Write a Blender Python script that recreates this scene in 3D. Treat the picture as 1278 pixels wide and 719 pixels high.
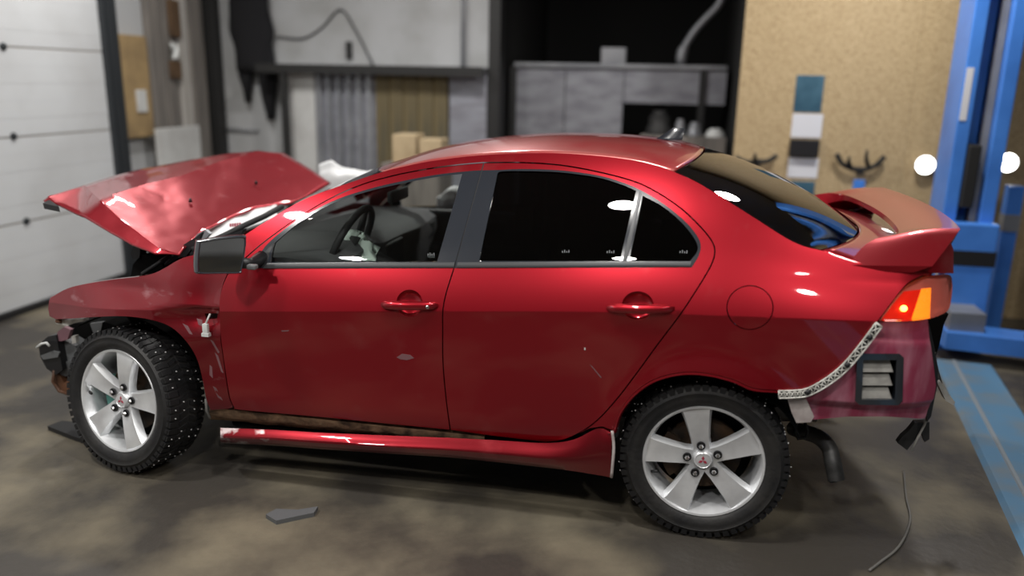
import bpy, bmesh, math, random
import numpy as np
from mathutils import Vector, Matrix, noise
from mathutils.geometry import delaunay_2d_cdt

random.seed(7)
for o in list(bpy.data.objects):
    bpy.data.objects.remove(o)
scene = bpy.context.scene
COL = scene.collection

# ------------------------------------------------------------------ camera
F_PX = 1000.0
CAM = np.array([2.3692, -2.8224, 1.7075])
YAW, PITCH, ROLL = -0.205521822, 0.253659475, 0.0198981379
FW = np.array([math.sin(YAW) * math.cos(PITCH), math.cos(YAW) * math.cos(PITCH), -math.sin(PITCH)])
_r = np.array([math.cos(YAW), -math.sin(YAW), 0.0])
_u = np.cross(_r, FW)
RT = _r * math.cos(ROLL) + _u * math.sin(ROLL)
UP = -_r * math.sin(ROLL) + _u * math.cos(ROLL)
cam_data = bpy.data.cameras.new('camera')
cam = bpy.data.objects.new('camera', cam_data)
COL.objects.link(cam)
cam_data.sensor_width = 36.0
cam_data.lens = 36.0 * F_PX / 1278.0
cam.matrix_world = Matrix(((RT[0], UP[0], -FW[0], CAM[0]), (RT[1], UP[1], -FW[1], CAM[1]),
                           (RT[2], UP[2], -FW[2], CAM[2]), (0, 0, 0, 1)))
cam_data.clip_start = 0.05
cam_data.dof.use_dof = True
cam_data.dof.focus_distance = 3.25
cam_data.dof.aperture_fstop = 0.62
scene.camera = cam

# ------------------------------------------------------------------ world, lamps, exposure
world = bpy.data.worlds.new('world')
scene.world = world
world.use_nodes = True
world.node_tree.nodes['Background'].inputs[0].default_value = (0.75, 0.85, 1.0, 1)
world.node_tree.nodes['Background'].inputs[1].default_value = 0.05
vs = scene.view_settings
vs.view_transform = 'Standard'
vs.look = 'None'
vs.exposure = 0.0
vs.gamma = 1.0
vs.use_curve_mapping = False


def bay_lamp(loc, power, color=(1, 0.97, 0.93)):
    d = bpy.data.lights.new('ceiling_lamp', 'AREA')
    d.shape = 'DISK'
    d.size = 0.22
    d.energy = power
    d.color = color
    o = bpy.data.objects.new('ceiling_lamp', d)
    COL.objects.link(o)
    o.location = loc


for (x, y, w) in ((1.84, -0.77, 42), (3.85, -1.2, 29), (1.77, -2.75, 44), (3.75, -3.1, 28), (-0.65, -0.95, 50), (-0.7, -2.8, 50), (0.9, 2.7, 52), (3.6, 2.5, 52), (-1.2, 2.3, 40)):
    bay_lamp((x, y, 3.38), w)


# ------------------------------------------------------------------ helpers
def bk(u, v, axis, val):
    """photo pixel -> point on the plane axis = val"""
    d = FW + (u - 639.0) / F_PX * RT - (v - 359.5) / F_PX * UP
    return CAM + d * ((val - CAM[axis]) / d[axis])


MATS = {}


def mat(name, col, rough=0.5, metal=0.0, col2=None, scale=4.0, bump=0.0, bscale=None, coat=0.0, stretch=None,
        lo=0.4, hi=0.65, detail=5.0, emit=None, estr=0.0, spec=None, rough2=None, coat_rough=0.03):
    m = bpy.data.materials.new(name)
    m.use_nodes = True
    nt = m.node_tree
    b = nt.nodes['Principled BSDF']
    b.inputs['Base Color'].default_value = (*col, 1)
    b.inputs['Roughness'].default_value = rough
    b.inputs['Metallic'].default_value = metal
    b.inputs['Coat Weight'].default_value = coat
    b.inputs['Coat Roughness'].default_value = coat_rough
    if spec is not None:
        b.inputs['Specular IOR Level'].default_value = spec
    tc = mp = None
    if col2 is not None or bump > 0:
        tc = nt.nodes.new('ShaderNodeTexCoord')
        mp = nt.nodes.new('ShaderNodeMapping')
        nt.links.new(tc.outputs['Object'], mp.inputs['Vector'])
        if stretch:
            mp.inputs['Scale'].default_value = stretch
    if col2 is not None:
        n = nt.nodes.new('ShaderNodeTexNoise')
        n.inputs['Scale'].default_value = scale
        n.inputs['Detail'].default_value = detail
        nt.links.new(mp.outputs[0], n.inputs['Vector'])
        r = nt.nodes.new('ShaderNodeValToRGB')
        r.color_ramp.elements[0].position = lo
        r.color_ramp.elements[0].color = (*col, 1)
        r.color_ramp.elements[1].position = hi
        r.color_ramp.elements[1].color = (*col2, 1)
        nt.links.new(n.outputs['Fac'], r.inputs['Fac'])
        nt.links.new(r.outputs['Color'], b.inputs['Base Color'])
        if rough2 is not None:
            q = nt.nodes.new('ShaderNodeMapRange')
            q.inputs['From Min'].default_value = lo
            q.inputs['From Max'].default_value = hi
            q.inputs['To Min'].default_value = rough
            q.inputs['To Max'].default_value = rough2
            nt.links.new(n.outputs['Fac'], q.inputs['Value'])
            nt.links.new(q.outputs['Result'], b.inputs['Roughness'])
    if bump > 0:
        n2 = nt.nodes.new('ShaderNodeTexNoise')
        n2.inputs['Scale'].default_value = bscale or scale * 4
        n2.inputs['Detail'].default_value = 4
        nt.links.new(mp.outputs[0], n2.inputs['Vector'])
        bp = nt.nodes.new('ShaderNodeBump')
        bp.inputs['Strength'].default_value = bump
        bp.inputs['Distance'].default_value = 0.01
        nt.links.new(n2.outputs['Fac'], bp.inputs['Height'])
        nt.links.new(bp.outputs['Normal'], b.inputs['Normal'])
    if emit is not None:
        b.inputs['Emission Color'].default_value = (*emit, 1)
        b.inputs['Emission Strength'].default_value = estr
    MATS[name] = m
    return m


def glass_mat(name, tint, gloss=1.0, rough=0.0, ior=1.5):
    m = bpy.data.materials.new(name)
    m.use_nodes = True
    nt = m.node_tree
    nt.nodes.clear()
    out = nt.nodes.new('ShaderNodeOutputMaterial')
    t = nt.nodes.new('ShaderNodeBsdfTransparent')
    t.inputs[0].default_value = (*tint, 1)
    g = nt.nodes.new('ShaderNodeBsdfGlossy')
    g.inputs['Roughness'].default_value = rough
    g.inputs['Color'].default_value = (gloss, gloss, gloss, 1)
    f = nt.nodes.new('ShaderNodeFresnel')
    f.inputs['IOR'].default_value = ior
    mx = nt.nodes.new('ShaderNodeMixShader')
    nt.links.new(f.outputs[0], mx.inputs[0])
    nt.links.new(t.outputs[0], mx.inputs[1])
    nt.links.new(g.outputs[0], mx.inputs[2])
    nt.links.new(mx.outputs[0], out.inputs[0])
    MATS[name] = m
    return m


def paint_mat(name, base, dirt, dirt_lo, dirt_hi, dirt_scale=6.0, rough=0.34, metal=0.8, coat=1.0, stretch=None):
    """car paint: base colour with blotches of dust or scraped primer, clear coat on top"""
    m = mat(name, base, rough, metal, col2=dirt, scale=dirt_scale, lo=dirt_lo, hi=dirt_hi, coat=coat, detail=9,
            stretch=stretch)
    return m


def tag(o, label=None, cat=None, group=None, kind=None):
    if label:
        o['label'] = label
    if cat:
        o['category'] = cat
    if group:
        o['group'] = group
    if kind:
        o['kind'] = kind
    return o


WORLD_LOC = {}


def empty(name, loc, label=None, cat=None, group=None):
    o = bpy.data.objects.new(name, None)
    COL.objects.link(o)
    o.location = loc
    o.empty_display_size = 0.2
    WORLD_LOC[o.name] = Vector(loc)
    return tag(o, label, cat, group)


class MB:
    def __init__(self):
        self.v = []
        self.f = []
        self.n = None

    def add(self, vs, fs):
        b = len(self.v)
        self.v += [tuple(float(c) for c in p) for p in vs]
        self.f += [tuple(i + b for i in f) for f in fs]
        return self

    def box(self, lo, hi):
        (a, b, c), (d, e, f) = lo, hi
        vs = [(a, b, c), (d, b, c), (d, e, c), (a, e, c), (a, b, f), (d, b, f), (d, e, f), (a, e, f)]
        return self.add(vs, [(0, 3, 2, 1), (4, 5, 6, 7), (0, 1, 5, 4), (1, 2, 6, 5), (2, 3, 7, 6), (3, 0, 4, 7)])

    def hexa(self, b4, t4):
        return self.add(list(b4) + list(t4),
                        [(0, 3, 2, 1), (4, 5, 6, 7), (0, 1, 5, 4), (1, 2, 6, 5), (2, 3, 7, 6), (3, 0, 4, 7)])

    def bbox(self, lo, hi, bev):
        """box with chamfered vertical and horizontal edges"""
        bm = bmesh.new()
        r = bmesh.ops.create_cube(bm, size=1)
        for v in bm.verts:
            v.co = Vector([(lo[i] + hi[i]) / 2 + v.co[i] * (hi[i] - lo[i]) for i in range(3)])
        bmesh.ops.bevel(bm, geom=list(bm.edges), offset=bev, segments=2, affect='EDGES', profile=0.5)
        bm.verts.index_update()
        self.add([tuple(v.co) for v in bm.verts], [tuple(v.index for v in f.verts) for f in bm.faces])
        bm.free()
        return self

    def tube(self, pts, r, seg=10, cap=True):
        pts = [Vector(p) for p in pts]
        n = len(pts)
        rs = r if isinstance(r, (list, tuple)) else [r] * n
        vs, fs = [], []
        prev = None
        for i, p in enumerate(pts):
            t = (pts[min(i + 1, n - 1)] - pts[max(i - 1, 0)])
            t = t.normalized() if t.length > 1e-9 else Vector((0, 0, 1))
            if prev is None:
                a = t.orthogonal().normalized()
            else:
                a = (prev - t * prev.dot(t))
                a = a.normalized() if a.length > 1e-6 else t.orthogonal().normalized()
            prev = a
            b = t.cross(a)
            for k in range(seg):
                an = 2 * math.pi * k / seg
                vs.append(p + (a * math.cos(an) + b * math.sin(an)) * rs[i])
        for i in range(n - 1):
            for k in range(seg):
                k2 = (k + 1) % seg
                fs.append((i * seg + k, i * seg + k2, (i + 1) * seg + k2, (i + 1) * seg + k))
        if cap:
            fs.append(tuple(range(seg - 1, -1, -1)))
            fs.append(tuple((n - 1) * seg + k for k in range(seg)))
        return self.add(vs, fs)

    def lathe(self, prof, seg=48, M=None, close=False):
        """prof: (radius, y) pairs around the local y axis"""
        vs, fs = [], []
        for (r, y) in prof:
            for k in range(seg):
                a = 2 * math.pi * k / seg
                vs.append(Vector((r * math.cos(a), y, r * math.sin(a))))
        n = len(prof)
        rng = n if close else n - 1
        for i in range(rng):
            j = (i + 1) % n
            for k in range(seg):
                k2 = (k + 1) % seg
                fs.append((i * seg + k, j * seg + k, j * seg + k2, i * seg + k2))
        if M is not None:
            vs = [M @ v for v in vs]
        return self.add(vs, fs)

    def grid(self, rows, wrap=False):
        nr, nc = len(rows), len(rows[0])
        vs = [p for r in rows for p in r]
        fs = []
        for i in range(nr - 1):
            for j in range(nc if wrap else nc - 1):
                j2 = (j + 1) % nc
                fs.append((i * nc + j, (i + 1) * nc + j, (i + 1) * nc + j2, i * nc + j2))
        return self.add(vs, fs)

    def prism(self, poly, d):
        """extrude 3D polygon by the vector d"""
        n = len(poly)
        vs = [Vector(p) for p in poly] + [Vector(p) + Vector(d) for p in poly]
        fs = [tuple(range(n)), tuple(range(2 * n - 1, n - 1, -1))]
        for i in range(n):
            j = (i + 1) % n
            fs.append((i, i + n, j + n, j))
        return self.add(vs, fs)

    def build(self, name, m, parent=None, smooth=False, sharp=None, fix=True):
        me = bpy.data.meshes.new(name)
        v = self.v
        loc = Vector((0, 0, 0))
        if parent is None:
            xs, ys, zs = zip(*v)
            loc = Vector(((min(xs) + max(xs)) / 2, (min(ys) + max(ys)) / 2, min(zs)))
            v = [(a - loc.x, b - loc.y, c - loc.z) for a, b, c in v]
        me.from_pydata(v, [], self.f)
        me.update()
        if fix and self.n is None:
            bm = bmesh.new()
            bm.from_mesh(me)
            bmesh.ops.recalc_face_normals(bm, faces=bm.faces)
            bm.to_mesh(me)
            bm.free()
        me.materials.append(MATS[m] if isinstance(m, str) else m)
        if smooth or self.n is not None:
            me.polygons.foreach_set('use_smooth', [True] * len(me.polygons))
            if sharp is not None:
                me.set_sharp_from_angle(angle=math.radians(sharp))
        if self.n is not None:
            me.normals_split_custom_set_from_vertices([tuple(x) for x in self.n])
        o = bpy.data.objects.new(name, me)
        COL.objects.link(o)
        o.location = loc
        if parent is not None:
            o.parent = parent
            o.matrix_parent_inverse = Matrix.Translation(-WORLD_LOC[parent.name])
            WORLD_LOC[o.name] = Vector((0, 0, 0))
        else:
            WORLD_LOC[o.name] = loc
        return o


def struct(name, mb, m, parent=None, **k):
    o = mb.build(name, m, parent, **k)
    if parent is None:
        o['kind'] = 'structure'
    return o


def spl(pts, n=6):
    """Catmull-Rom through the points"""
    P = [np.array(p, float) for p in pts]
    if len(P) < 3:
        return [tuple(p) for p in P]
    out = []
    Q = [2 * P[0] - P[1]] + P + [2 * P[-1] - P[-2]]
    for i in range(1, len(Q) - 2):
        a, b, c, d = Q[i - 1], Q[i], Q[i + 1], Q[i + 2]
        for k in range(n):
            t = k / n
            out.append(tuple(0.5 * (2 * b + (c - a) * t + (2 * a - 5 * b + 4 * c - d) * t * t +
                                    (3 * b - a - 3 * c + d) * t ** 3)))
    out.append(tuple(P[-1]))
    return out


def lin(x, tab):
    """smooth (monotone cubic) table lookup"""
    xs = [t[0] for t in tab]
    ys = [t[1] for t in tab]
    x = np.asarray(x, float)
    xs = np.array(xs)
    ys = np.array(ys)
    h = np.diff(xs)
    s = np.diff(ys) / h
    m = np.zeros(len(xs))
    m[0], m[-1] = s[0], s[-1]
    for i in range(1, len(xs) - 1):
        m[i] = 0 if s[i - 1] * s[i] <= 0 else 2 * s[i - 1] * s[i] / (s[i - 1] + s[i])
    xc = np.clip(x, xs[0], xs[-1])
    i = np.clip(np.searchsorted(xs, xc) - 1, 0, len(h) - 1)
    t = (xc - xs[i]) / h[i]
    r = (ys[i] * (1 + 2 * t) * (1 - t) ** 2 + h[i] * m[i] * t * (1 - t) ** 2 + ys[i + 1] * t * t * (3 - 2 * t) +
         h[i] * m[i + 1] * t * t * (t - 1))
    r = r + np.where(x < xs[0], m[0] * (x - xs[0]), 0) + np.where(x > xs[-1], m[-1] * (x - xs[-1]), 0)
    return r


# ------------------------------------------------------------------ materials
mat('concrete', (0.050, 0.044, 0.037), 0.5, col2=(0.22, 0.19, 0.13), scale=1.9, lo=0.45, hi=0.74, bump=0.25, bscale=30,
    detail=9, rough2=0.7)
mat('plaster', (0.44, 0.45, 0.46), 0.8, col2=(0.29, 0.29, 0.28), scale=1.6, lo=0.45, hi=0.75, bump=0.15, bscale=25)
mat('grey_block', (0.22, 0.21, 0.20), 0.85, col2=(0.16, 0.155, 0.15), scale=2)
mat('ceiling_paint', (0.35, 0.35, 0.34), 0.9)
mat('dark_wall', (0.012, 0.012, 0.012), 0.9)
mat('door_panel', (0.66, 0.68, 0.70), 0.5, col2=(0.56, 0.57, 0.58), scale=1.2, lo=0.45, hi=0.7)
mat('door_seam', (0.42, 0.39, 0.35), 0.8)
mat('rail_metal', (0.035, 0.04, 0.045), 0.5, 0.3)
mat('black_rubber', (0.010, 0.010, 0.011), 0.6)
mat('black_plastic', (0.014, 0.014, 0.016), 0.42)
mat('gloss_black', (0.022, 0.026, 0.034), 0.22, coat=0.6)
mat('grey_plastic', (0.13, 0.135, 0.14), 0.5)
mat('tan_board', (0.36, 0.25, 0.12), 0.8, col2=(0.26, 0.18, 0.09), scale=5)
mat('old_wood', (0.22, 0.20, 0.18), 0.85, col2=(0.13, 0.12, 0.11), scale=3, stretch=(6, 6, 0.6))
mat('brown_wood', (0.12, 0.07, 0.035), 0.8, col2=(0.07, 0.04, 0.02), scale=4)
mat('pale_wood', (0.50, 0.48, 0.45), 0.8, col2=(0.38, 0.36, 0.33), scale=3, stretch=(6, 6, 0.6))
mat('white_board', (0.62, 0.63, 0.62), 0.6, col2=(0.5, 0.5, 0.49), scale=3)
mat('white_plastic', (0.72, 0.74, 0.73), 0.45)
mat('bracket_white', (0.78, 0.77, 0.72), 0.5, col2=(0.5, 0.49, 0.45), scale=30)
mat('grey_steel', (0.33, 0.34, 0.36), 0.45, 0.4, col2=(0.22, 0.23, 0.25), scale=3)
mat('sheet_steel', (0.30, 0.31, 0.34), 0.5, 0.3, col2=(0.20, 0.20, 0.23), scale=4, stretch=(1, 1, 3))
mat('olive_board', (0.10, 0.085, 0.05), 0.75, col2=(0.17, 0.13, 0.06), scale=2.5, stretch=(5, 5, 0.5))
mat('blue_sheet', (0.27, 0.28, 0.32), 0.6, col2=(0.20, 0.20, 0.23), scale=4, stretch=(1, 1, 4))
mat('dark_steel', (0.02, 0.02, 0.02), 0.6, 0.2)
mat('cardboard', (0.50, 0.39, 0.24), 0.85, col2=(0.38, 0.29, 0.17), scale=6)
mat('lift_blue', (0.075, 0.27, 0.82), 0.35, coat=0.3, col2=(0.055, 0.21, 0.68), scale=3)
mat('lift_navy', (0.02, 0.06, 0.24), 0.4, col2=(0.012, 0.03, 0.12), scale=3)
mat('plate_blue', (0.10, 0.23, 0.38), 0.6, col2=(0.17, 0.22, 0.26), scale=5, lo=0.45, hi=0.7)
mat('plate_edge', (0.25, 0.29, 0.33), 0.6)
mat('cloth_black', (0.008, 0.008, 0.010), 0.95)
mat('paper', (0.75, 0.76, 0.80), 0.7)
mat('poster_teal', (0.03, 0.09, 0.14), 0.35, col2=(0.08, 0.18, 0.25), scale=4)
mat('lamp_white', (0.9, 0.9, 0.9), 0.4, emit=(1, 0.98, 0.94), estr=14.0)
mat('pale_grey', (0.16, 0.155, 0.145), 0.7)
mat('debris_grey', (0.11, 0.115, 0.12), 0.6)
# vehicle
paint_mat('paint_red', (0.36, 0.006, 0.016), (0.42, 0.055, 0.06), 0.60, 0.88, 5.0, metal=0.75)
paint_mat('paint_roof', (0.42, 0.030, 0.035), (0.46, 0.15, 0.13), 0.35, 0.8, 3.0, metal=0.25)  # dust, its pale tint also standing in for the reflected board wall
paint_mat('paint_fender', (0.27, 0.005, 0.014), (0.50, 0.22, 0.24), 0.62, 0.78, 7.0, stretch=(1, 1, 2.2))
paint_mat('paint_hood', (0.30, 0.008, 0.018), (0.45, 0.12, 0.13), 0.60, 0.82, 9.0, metal=0.55, rough=0.38)
paint_mat('paint_raw', (0.33, 0.040, 0.090), (0.50, 0.19, 0.26), 0.42, 0.7, 6.0, rough=0.55, metal=0.1, coat=0.25,
          stretch=(3, 1, 0.7))
paint_mat('paint_skirt', (0.19, 0.004, 0.010), (0.42, 0.05, 0.06), 0.6, 0.9, 5.0)
mat('rusty_sill', (0.34, 0.22, 0.13), 0.85, col2=(0.06, 0.035, 0.02), scale=14, bump=0.6, bscale=40)
mat('chip_grey', (0.20, 0.09, 0.10), 0.7)
mat('primer_white', (0.55, 0.50, 0.48), 0.7, col2=(0.36, 0.30, 0.29), scale=14)
mat('tyre', (0.010, 0.010, 0.011), 0.6, col2=(0.022, 0.021, 0.020), scale=10, bump=0.2, bscale=60)
mat('tread_rubber', (0.009, 0.009, 0.010), 0.55)
mat('alloy', (0.88, 0.90, 0.92), 0.34, 0.5, col2=(0.72, 0.73, 0.75), scale=9, coat=0.2)
mat('chrome', (0.75, 0.75, 0.76), 0.15, 1.0)
mat('brake_iron', (0.03, 0.024, 0.02), 0.7, 0.4, col2=(0.09, 0.05, 0.025), scale=12)
mat('caliper', (0.10, 0.32, 0.28), 0.5)
mat('emblem_red', (0.35, 0.03, 0.06), 0.35)
mat('stud_metal', (0.62, 0.62, 0.62), 0.4)
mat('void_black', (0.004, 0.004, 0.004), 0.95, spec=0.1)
mat('interior_dark', (0.020, 0.020, 0.022), 0.6)
mat('interior_grey', (0.085, 0.085, 0.09), 0.6)
mat('airbag', (0.62, 0.72, 0.66), 0.8)
mat('sheet_white', (0.80, 0.82, 0.83), 0.45)
mat('mirror', (0.85, 0.87, 0.88), 0.02, 1.0)
mat('trim_grey', (0.055, 0.058, 0.062), 0.38, 0.2)
mat('exhaust', (0.07, 0.07, 0.07), 0.5, 0.5, col2=(0.24, 0.24, 0.24), scale=8)
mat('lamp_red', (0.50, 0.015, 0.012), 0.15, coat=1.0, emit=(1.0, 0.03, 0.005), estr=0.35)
mat('lamp_smoke', (0.55, 0.22, 0.19), 0.12, coat=1.0)
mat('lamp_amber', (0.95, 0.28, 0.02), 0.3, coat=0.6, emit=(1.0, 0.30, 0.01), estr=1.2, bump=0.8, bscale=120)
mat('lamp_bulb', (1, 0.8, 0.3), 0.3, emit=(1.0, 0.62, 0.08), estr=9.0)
mat('junk_brown', (0.16, 0.07, 0.035), 0.6, col2=(0.07, 0.035, 0.02), scale=10)
mat('junk_mauve', (0.20, 0.10, 0.12), 0.55)
mat('louver', (0.42, 0.41, 0.38), 0.6, col2=(0.30, 0.29, 0.27), scale=25)
mat('etch', (0.45, 0.47, 0.5), 0.6)
glass_mat('glass_clear', (0.78, 0.82, 0.80), 0.9)
glass_mat('glass_dark', (0.012, 0.013, 0.016), 0.9, ior=1.55)
glass_mat('glass_rear', (0.05, 0.05, 0.05), 0.95, ior=1.6)
glass_mat('lens_red', (0.98, 0.78, 0.75), 0.9)

# OSB board: pressed flakes
m = mat('osb', (0.5, 0.36, 0.19), 0.7)
nt = m.node_tree
bs = nt.nodes['Principled BSDF']
tc = nt.nodes.new('ShaderNodeTexCoord')
mp = nt.nodes.new('ShaderNodeMapping')
mp.inputs['Scale'].default_value = (22, 22, 34)
mp.inputs['Rotation'].default_value = (0, 0.6, 0)
vo = nt.nodes.new('ShaderNodeTexVoronoi')
rp = nt.nodes.new('ShaderNodeValToRGB')
rp.color_ramp.elements[0].color = (0.36, 0.25, 0.125, 1)
rp.color_ramp.elements[1].color = (0.62, 0.48, 0.28, 1)
sp = nt.nodes.new('ShaderNodeSeparateColor')
nt.links.new(tc.outputs['Object'], mp.inputs[0])
nt.links.new(mp.outputs[0], vo.inputs['Vector'])
nt.links.new(vo.outputs['Color'], sp.inputs[0])
nt.links.new(sp.outputs[0], rp.inputs[0])
nt.links.new(rp.outputs[0], bs.inputs['Base Color'])

# ------------------------------------------------------------------ the room
XL, YB, YO, ZC = -2.25, 4.6, 3.8, 3.5
struct('floor', MB().box((-2.6, -7.2, -0.1), (9.2, 7.4, 0.0)), 'concrete')
struct('ceiling', MB().box((-2.6, -7.2, ZC), (9.2, 7.4, ZC + 0.1)), 'ceiling_paint')
struct('wall_front', MB().box((-2.6, -7.2, 0), (9.2, -7.0, ZC)), 'grey_block')
struct('wall_right', MB().box((9.0, -7.0, 0), (9.2, 7.4, ZC)), 'plaster')
wl = struct('wall_left', MB().box((XL - 0.2, -7.0, 0), (XL - 0.04, -2.2, ZC)).box((XL - 0.2, 3.07, 0), (XL - 0.04, YB, ZC))
            .box((XL - 0.2, -2.2, 2.95), (XL - 0.04, 3.07, ZC)), 'plaster')
x_rec0 = bk(624, 40, 1, YB)[0]
struct('wall_back', MB().box((XL - 0.2, YB, 0), (x_rec0, YB + 0.15, ZC)), 'plaster')
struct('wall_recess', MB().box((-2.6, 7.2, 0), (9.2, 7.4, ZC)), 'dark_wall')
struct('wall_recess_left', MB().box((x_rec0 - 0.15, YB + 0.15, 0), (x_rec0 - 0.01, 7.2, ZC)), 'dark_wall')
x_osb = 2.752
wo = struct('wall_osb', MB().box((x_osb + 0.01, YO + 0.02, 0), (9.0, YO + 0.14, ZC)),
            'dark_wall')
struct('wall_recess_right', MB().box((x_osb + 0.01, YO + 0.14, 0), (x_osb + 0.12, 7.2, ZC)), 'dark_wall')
for i in range(5):
    MB().box((x_osb + 1.25 * i + 0.001, YO, 0.0), (x_osb + 1.25 * (i + 1) - 0.001, YO + 0.02, 2.5)).build('osb_board', 'osb', wo)
    MB().box((x_osb + 1.25 * i + 0.001, YO, 2.502), (x_osb + 1.25 * (i + 1) - 0.001, YO + 0.02, ZC)).build('osb_board', 'osb', wo)

# sectional garage door in the left wall
gd = struct('door_1', MB().box((XL - 0.075, -2.2, 0.0), (XL - 0.010, 3.07, 2.95)), 'door_seam')
zs = [bk(60, v, 0, XL)[2] for v in (376, 271, 168, 61)]
zs = [0.04, zs[1], zs[2], zs[3], zs[3] + 0.56, 2.945]
for i in range(len(zs) - 1):
    b = MB()
    n = 5
    h = (zs[i + 1] - zs[i] - 0.012) / n
    for k in range(n):
        z0 = zs[i] + 0.006 + k * h
        b.box((XL - 0.045, -2.19, z0 + 0.001), (XL - 0.004 + 0.001 * (k % 2), 3.04, z0 + h))
    b.box((XL - 0.05, -2.19, zs[i] + 0.006), (XL - 0.006, 3.04, zs[i + 1] - 0.006))
    b.build('door_panel', 'door_panel', gd)
for (u, v) in ((4, 58), (17, 170), (33, 276)):
    p = bk(u, v, 0, XL)
    M = Matrix.Translation(p) @ Matrix.Rotation(math.pi / 2, 4, 'Z')
    MB().lathe([(0.0, -0.012), (0.02, -0.012), (0.026, -0.006), (0.026, 0.006)], 16, M).build('hinge_roller', 'rail_metal', gd, True)
MB().box((XL - 0.04, -2.2, 0.0), (XL + 0.03, 3.07, 0.045)).build('bottom_seal', 'black_rubber', gd)
struct('trim_1', MB().box((XL - 0.02, 3.04, 0), (XL + 0.05, 3.19, 2.95)).box((XL + 0.05, 3.06, 0), (XL + 0.075, 3.08, 2.95)), 'rail_metal')


def lbox(u0, v0, u1, v1, th=0.03, back_=0.0):
    """box standing on the left wall, edges read from the photo"""
    um, vm = (u0 + u1) / 2, (v0 + v1) / 2
    y0, y1 = bk(u0, vm, 0, XL)[1], bk(u1, vm, 0, XL)[1]
    z1, z0 = bk(um, v0, 0, XL)[2], bk(um, v1, 0, XL)[2]
    return (XL - 0.035 + back_, y0, z0), (XL + th, y1, z1)


def bbx(u0, v0, u1, v1, y, th=0.03):
    um, vm = (u0 + u1) / 2, (v0 + v1) / 2
    x0, x1 = bk(u0, vm, 1, y)[0], bk(u1, vm, 1, y)[0]
    z1, z0 = bk(um, v0, 1, y)[2], bk(um, v1, 1, y)[2]
    return (x0, y - th, z0), (x1, y, z1)


def board(name, lo, hi, m, label, cat, to_floor=False, to_top=None, group=None, bev=0.006):
    lo, hi = list(lo), list(hi)
    if to_floor:
        lo[2] = 0.0
    if to_top:
        hi[2] = to_top
    o = MB().bbox(lo, hi, bev).build(name, m)
    return tag(o, label, cat, group)


# boards and planks on the left wall beyond the rail
lo, hi = lbox(146, 44, 184, 172, 0.03)
board('tan_board', lo, hi, 'tan_board', 'tan wooden board with a pale smear beside the garage door rail', 'board')
tag(MB().bbox((XL + 0.028, bk(166, 125, 0, XL)[1], bk(170, 140, 0, XL)[2]), (XL + 0.045, bk(178, 125, 0, XL)[1], bk(170, 112, 0, XL)[2]), 0.004)
    .build('wall_patch', 'white_board'), 'small pale patch stuck on the tan board', 'patch')
lo, hi = lbox(186, -20, 203, 168, 0.025)
board('grey_plank', lo, hi, 'old_wood', 'weathered grey plank next to the tan board', 'plank', True, 2.9)
lo, hi = lbox(204, -20, 217, 168, 0.035)
board('brown_plank', lo, hi, 'old_wood', 'narrow weathered plank carrying two dark brown blocks', 'plank', True, 2.9)
lo, hi = lbox(204, 0, 216, 46, 0.075, 0.072)
board('brown_block', lo, hi, 'brown_wood', 'dark brown wooden block above the pale rag on the planks', 'block')
lo, hi = lbox(206, 76, 218, 98, 0.075, 0.072)
board('brown_block', lo, hi, 'brown_wood', 'dark brown wooden block below the pale rag on the planks', 'block')
lo, hi = lbox(219, -20, 232, 158, 0.04)
board('pale_plank', lo, hi, 'pale_wood', 'whitewashed upright plank between grey planks in the corner', 'plank', True, 2.9)
lo, hi = lbox(233, -20, 250, 158, 0.05)
hi = (hi[0], min(hi[1], YB - 0.15), hi[2])
board('corner_plank', lo, hi, 'old_wood', 'wide grey plank standing against the dark corner post', 'plank', True, 2.9)
lo, hi = lbox(182, 158, 236, 212, 0.13, 0.13)
board('leaning_board', lo, hi, 'white_board', 'low white board leaning in front of the grey planks', 'board', True)
# pale rag hung on the plank
p = bk(217, 63, 0, XL + 0.07)
b = MB()
rows = []
for i in range(7):
    t = i / 6
    rows.append([(p[0] + 0.012 * math.sin(3 * t + j), p[1] - 0.05 + 0.1 * j / 6 * (1 - 0.3 * t), p[2] + 0.06 - 0.13 * t + 0.01 * math.sin(j * 2)) for j in range(7)])
b.grid(rows)
b.grid([[(q[0] + 0.012, q[1], q[2]) for q in r] for r in rows])
tag(b.build('rag', 'white_plastic', smooth=True), 'small pale rag hanging on the planks beside the corner', 'rag')
board('corner_post', (XL + 0.02, YB - 0.14, 0), (XL + 0.13, YB - 0.02, 2.9), 'dark_steel', 'dark steel post in the corner of the room', 'post')

# black jacket on the plaster wall
jx0, jx1 = bk(294, 40, 1, YB)[0], bk(346, 40, 1, YB)[0]
jz = [bk(318, v, 1, YB)[2] for v in (-30, 0, 40, 75, 110, 150)]
jr = empty('black_jacket', ((jx0 + jx1) / 2, YB - 0.1, jz[5]), 'black jacket hanging on the white plaster wall', 'jacket')


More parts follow.
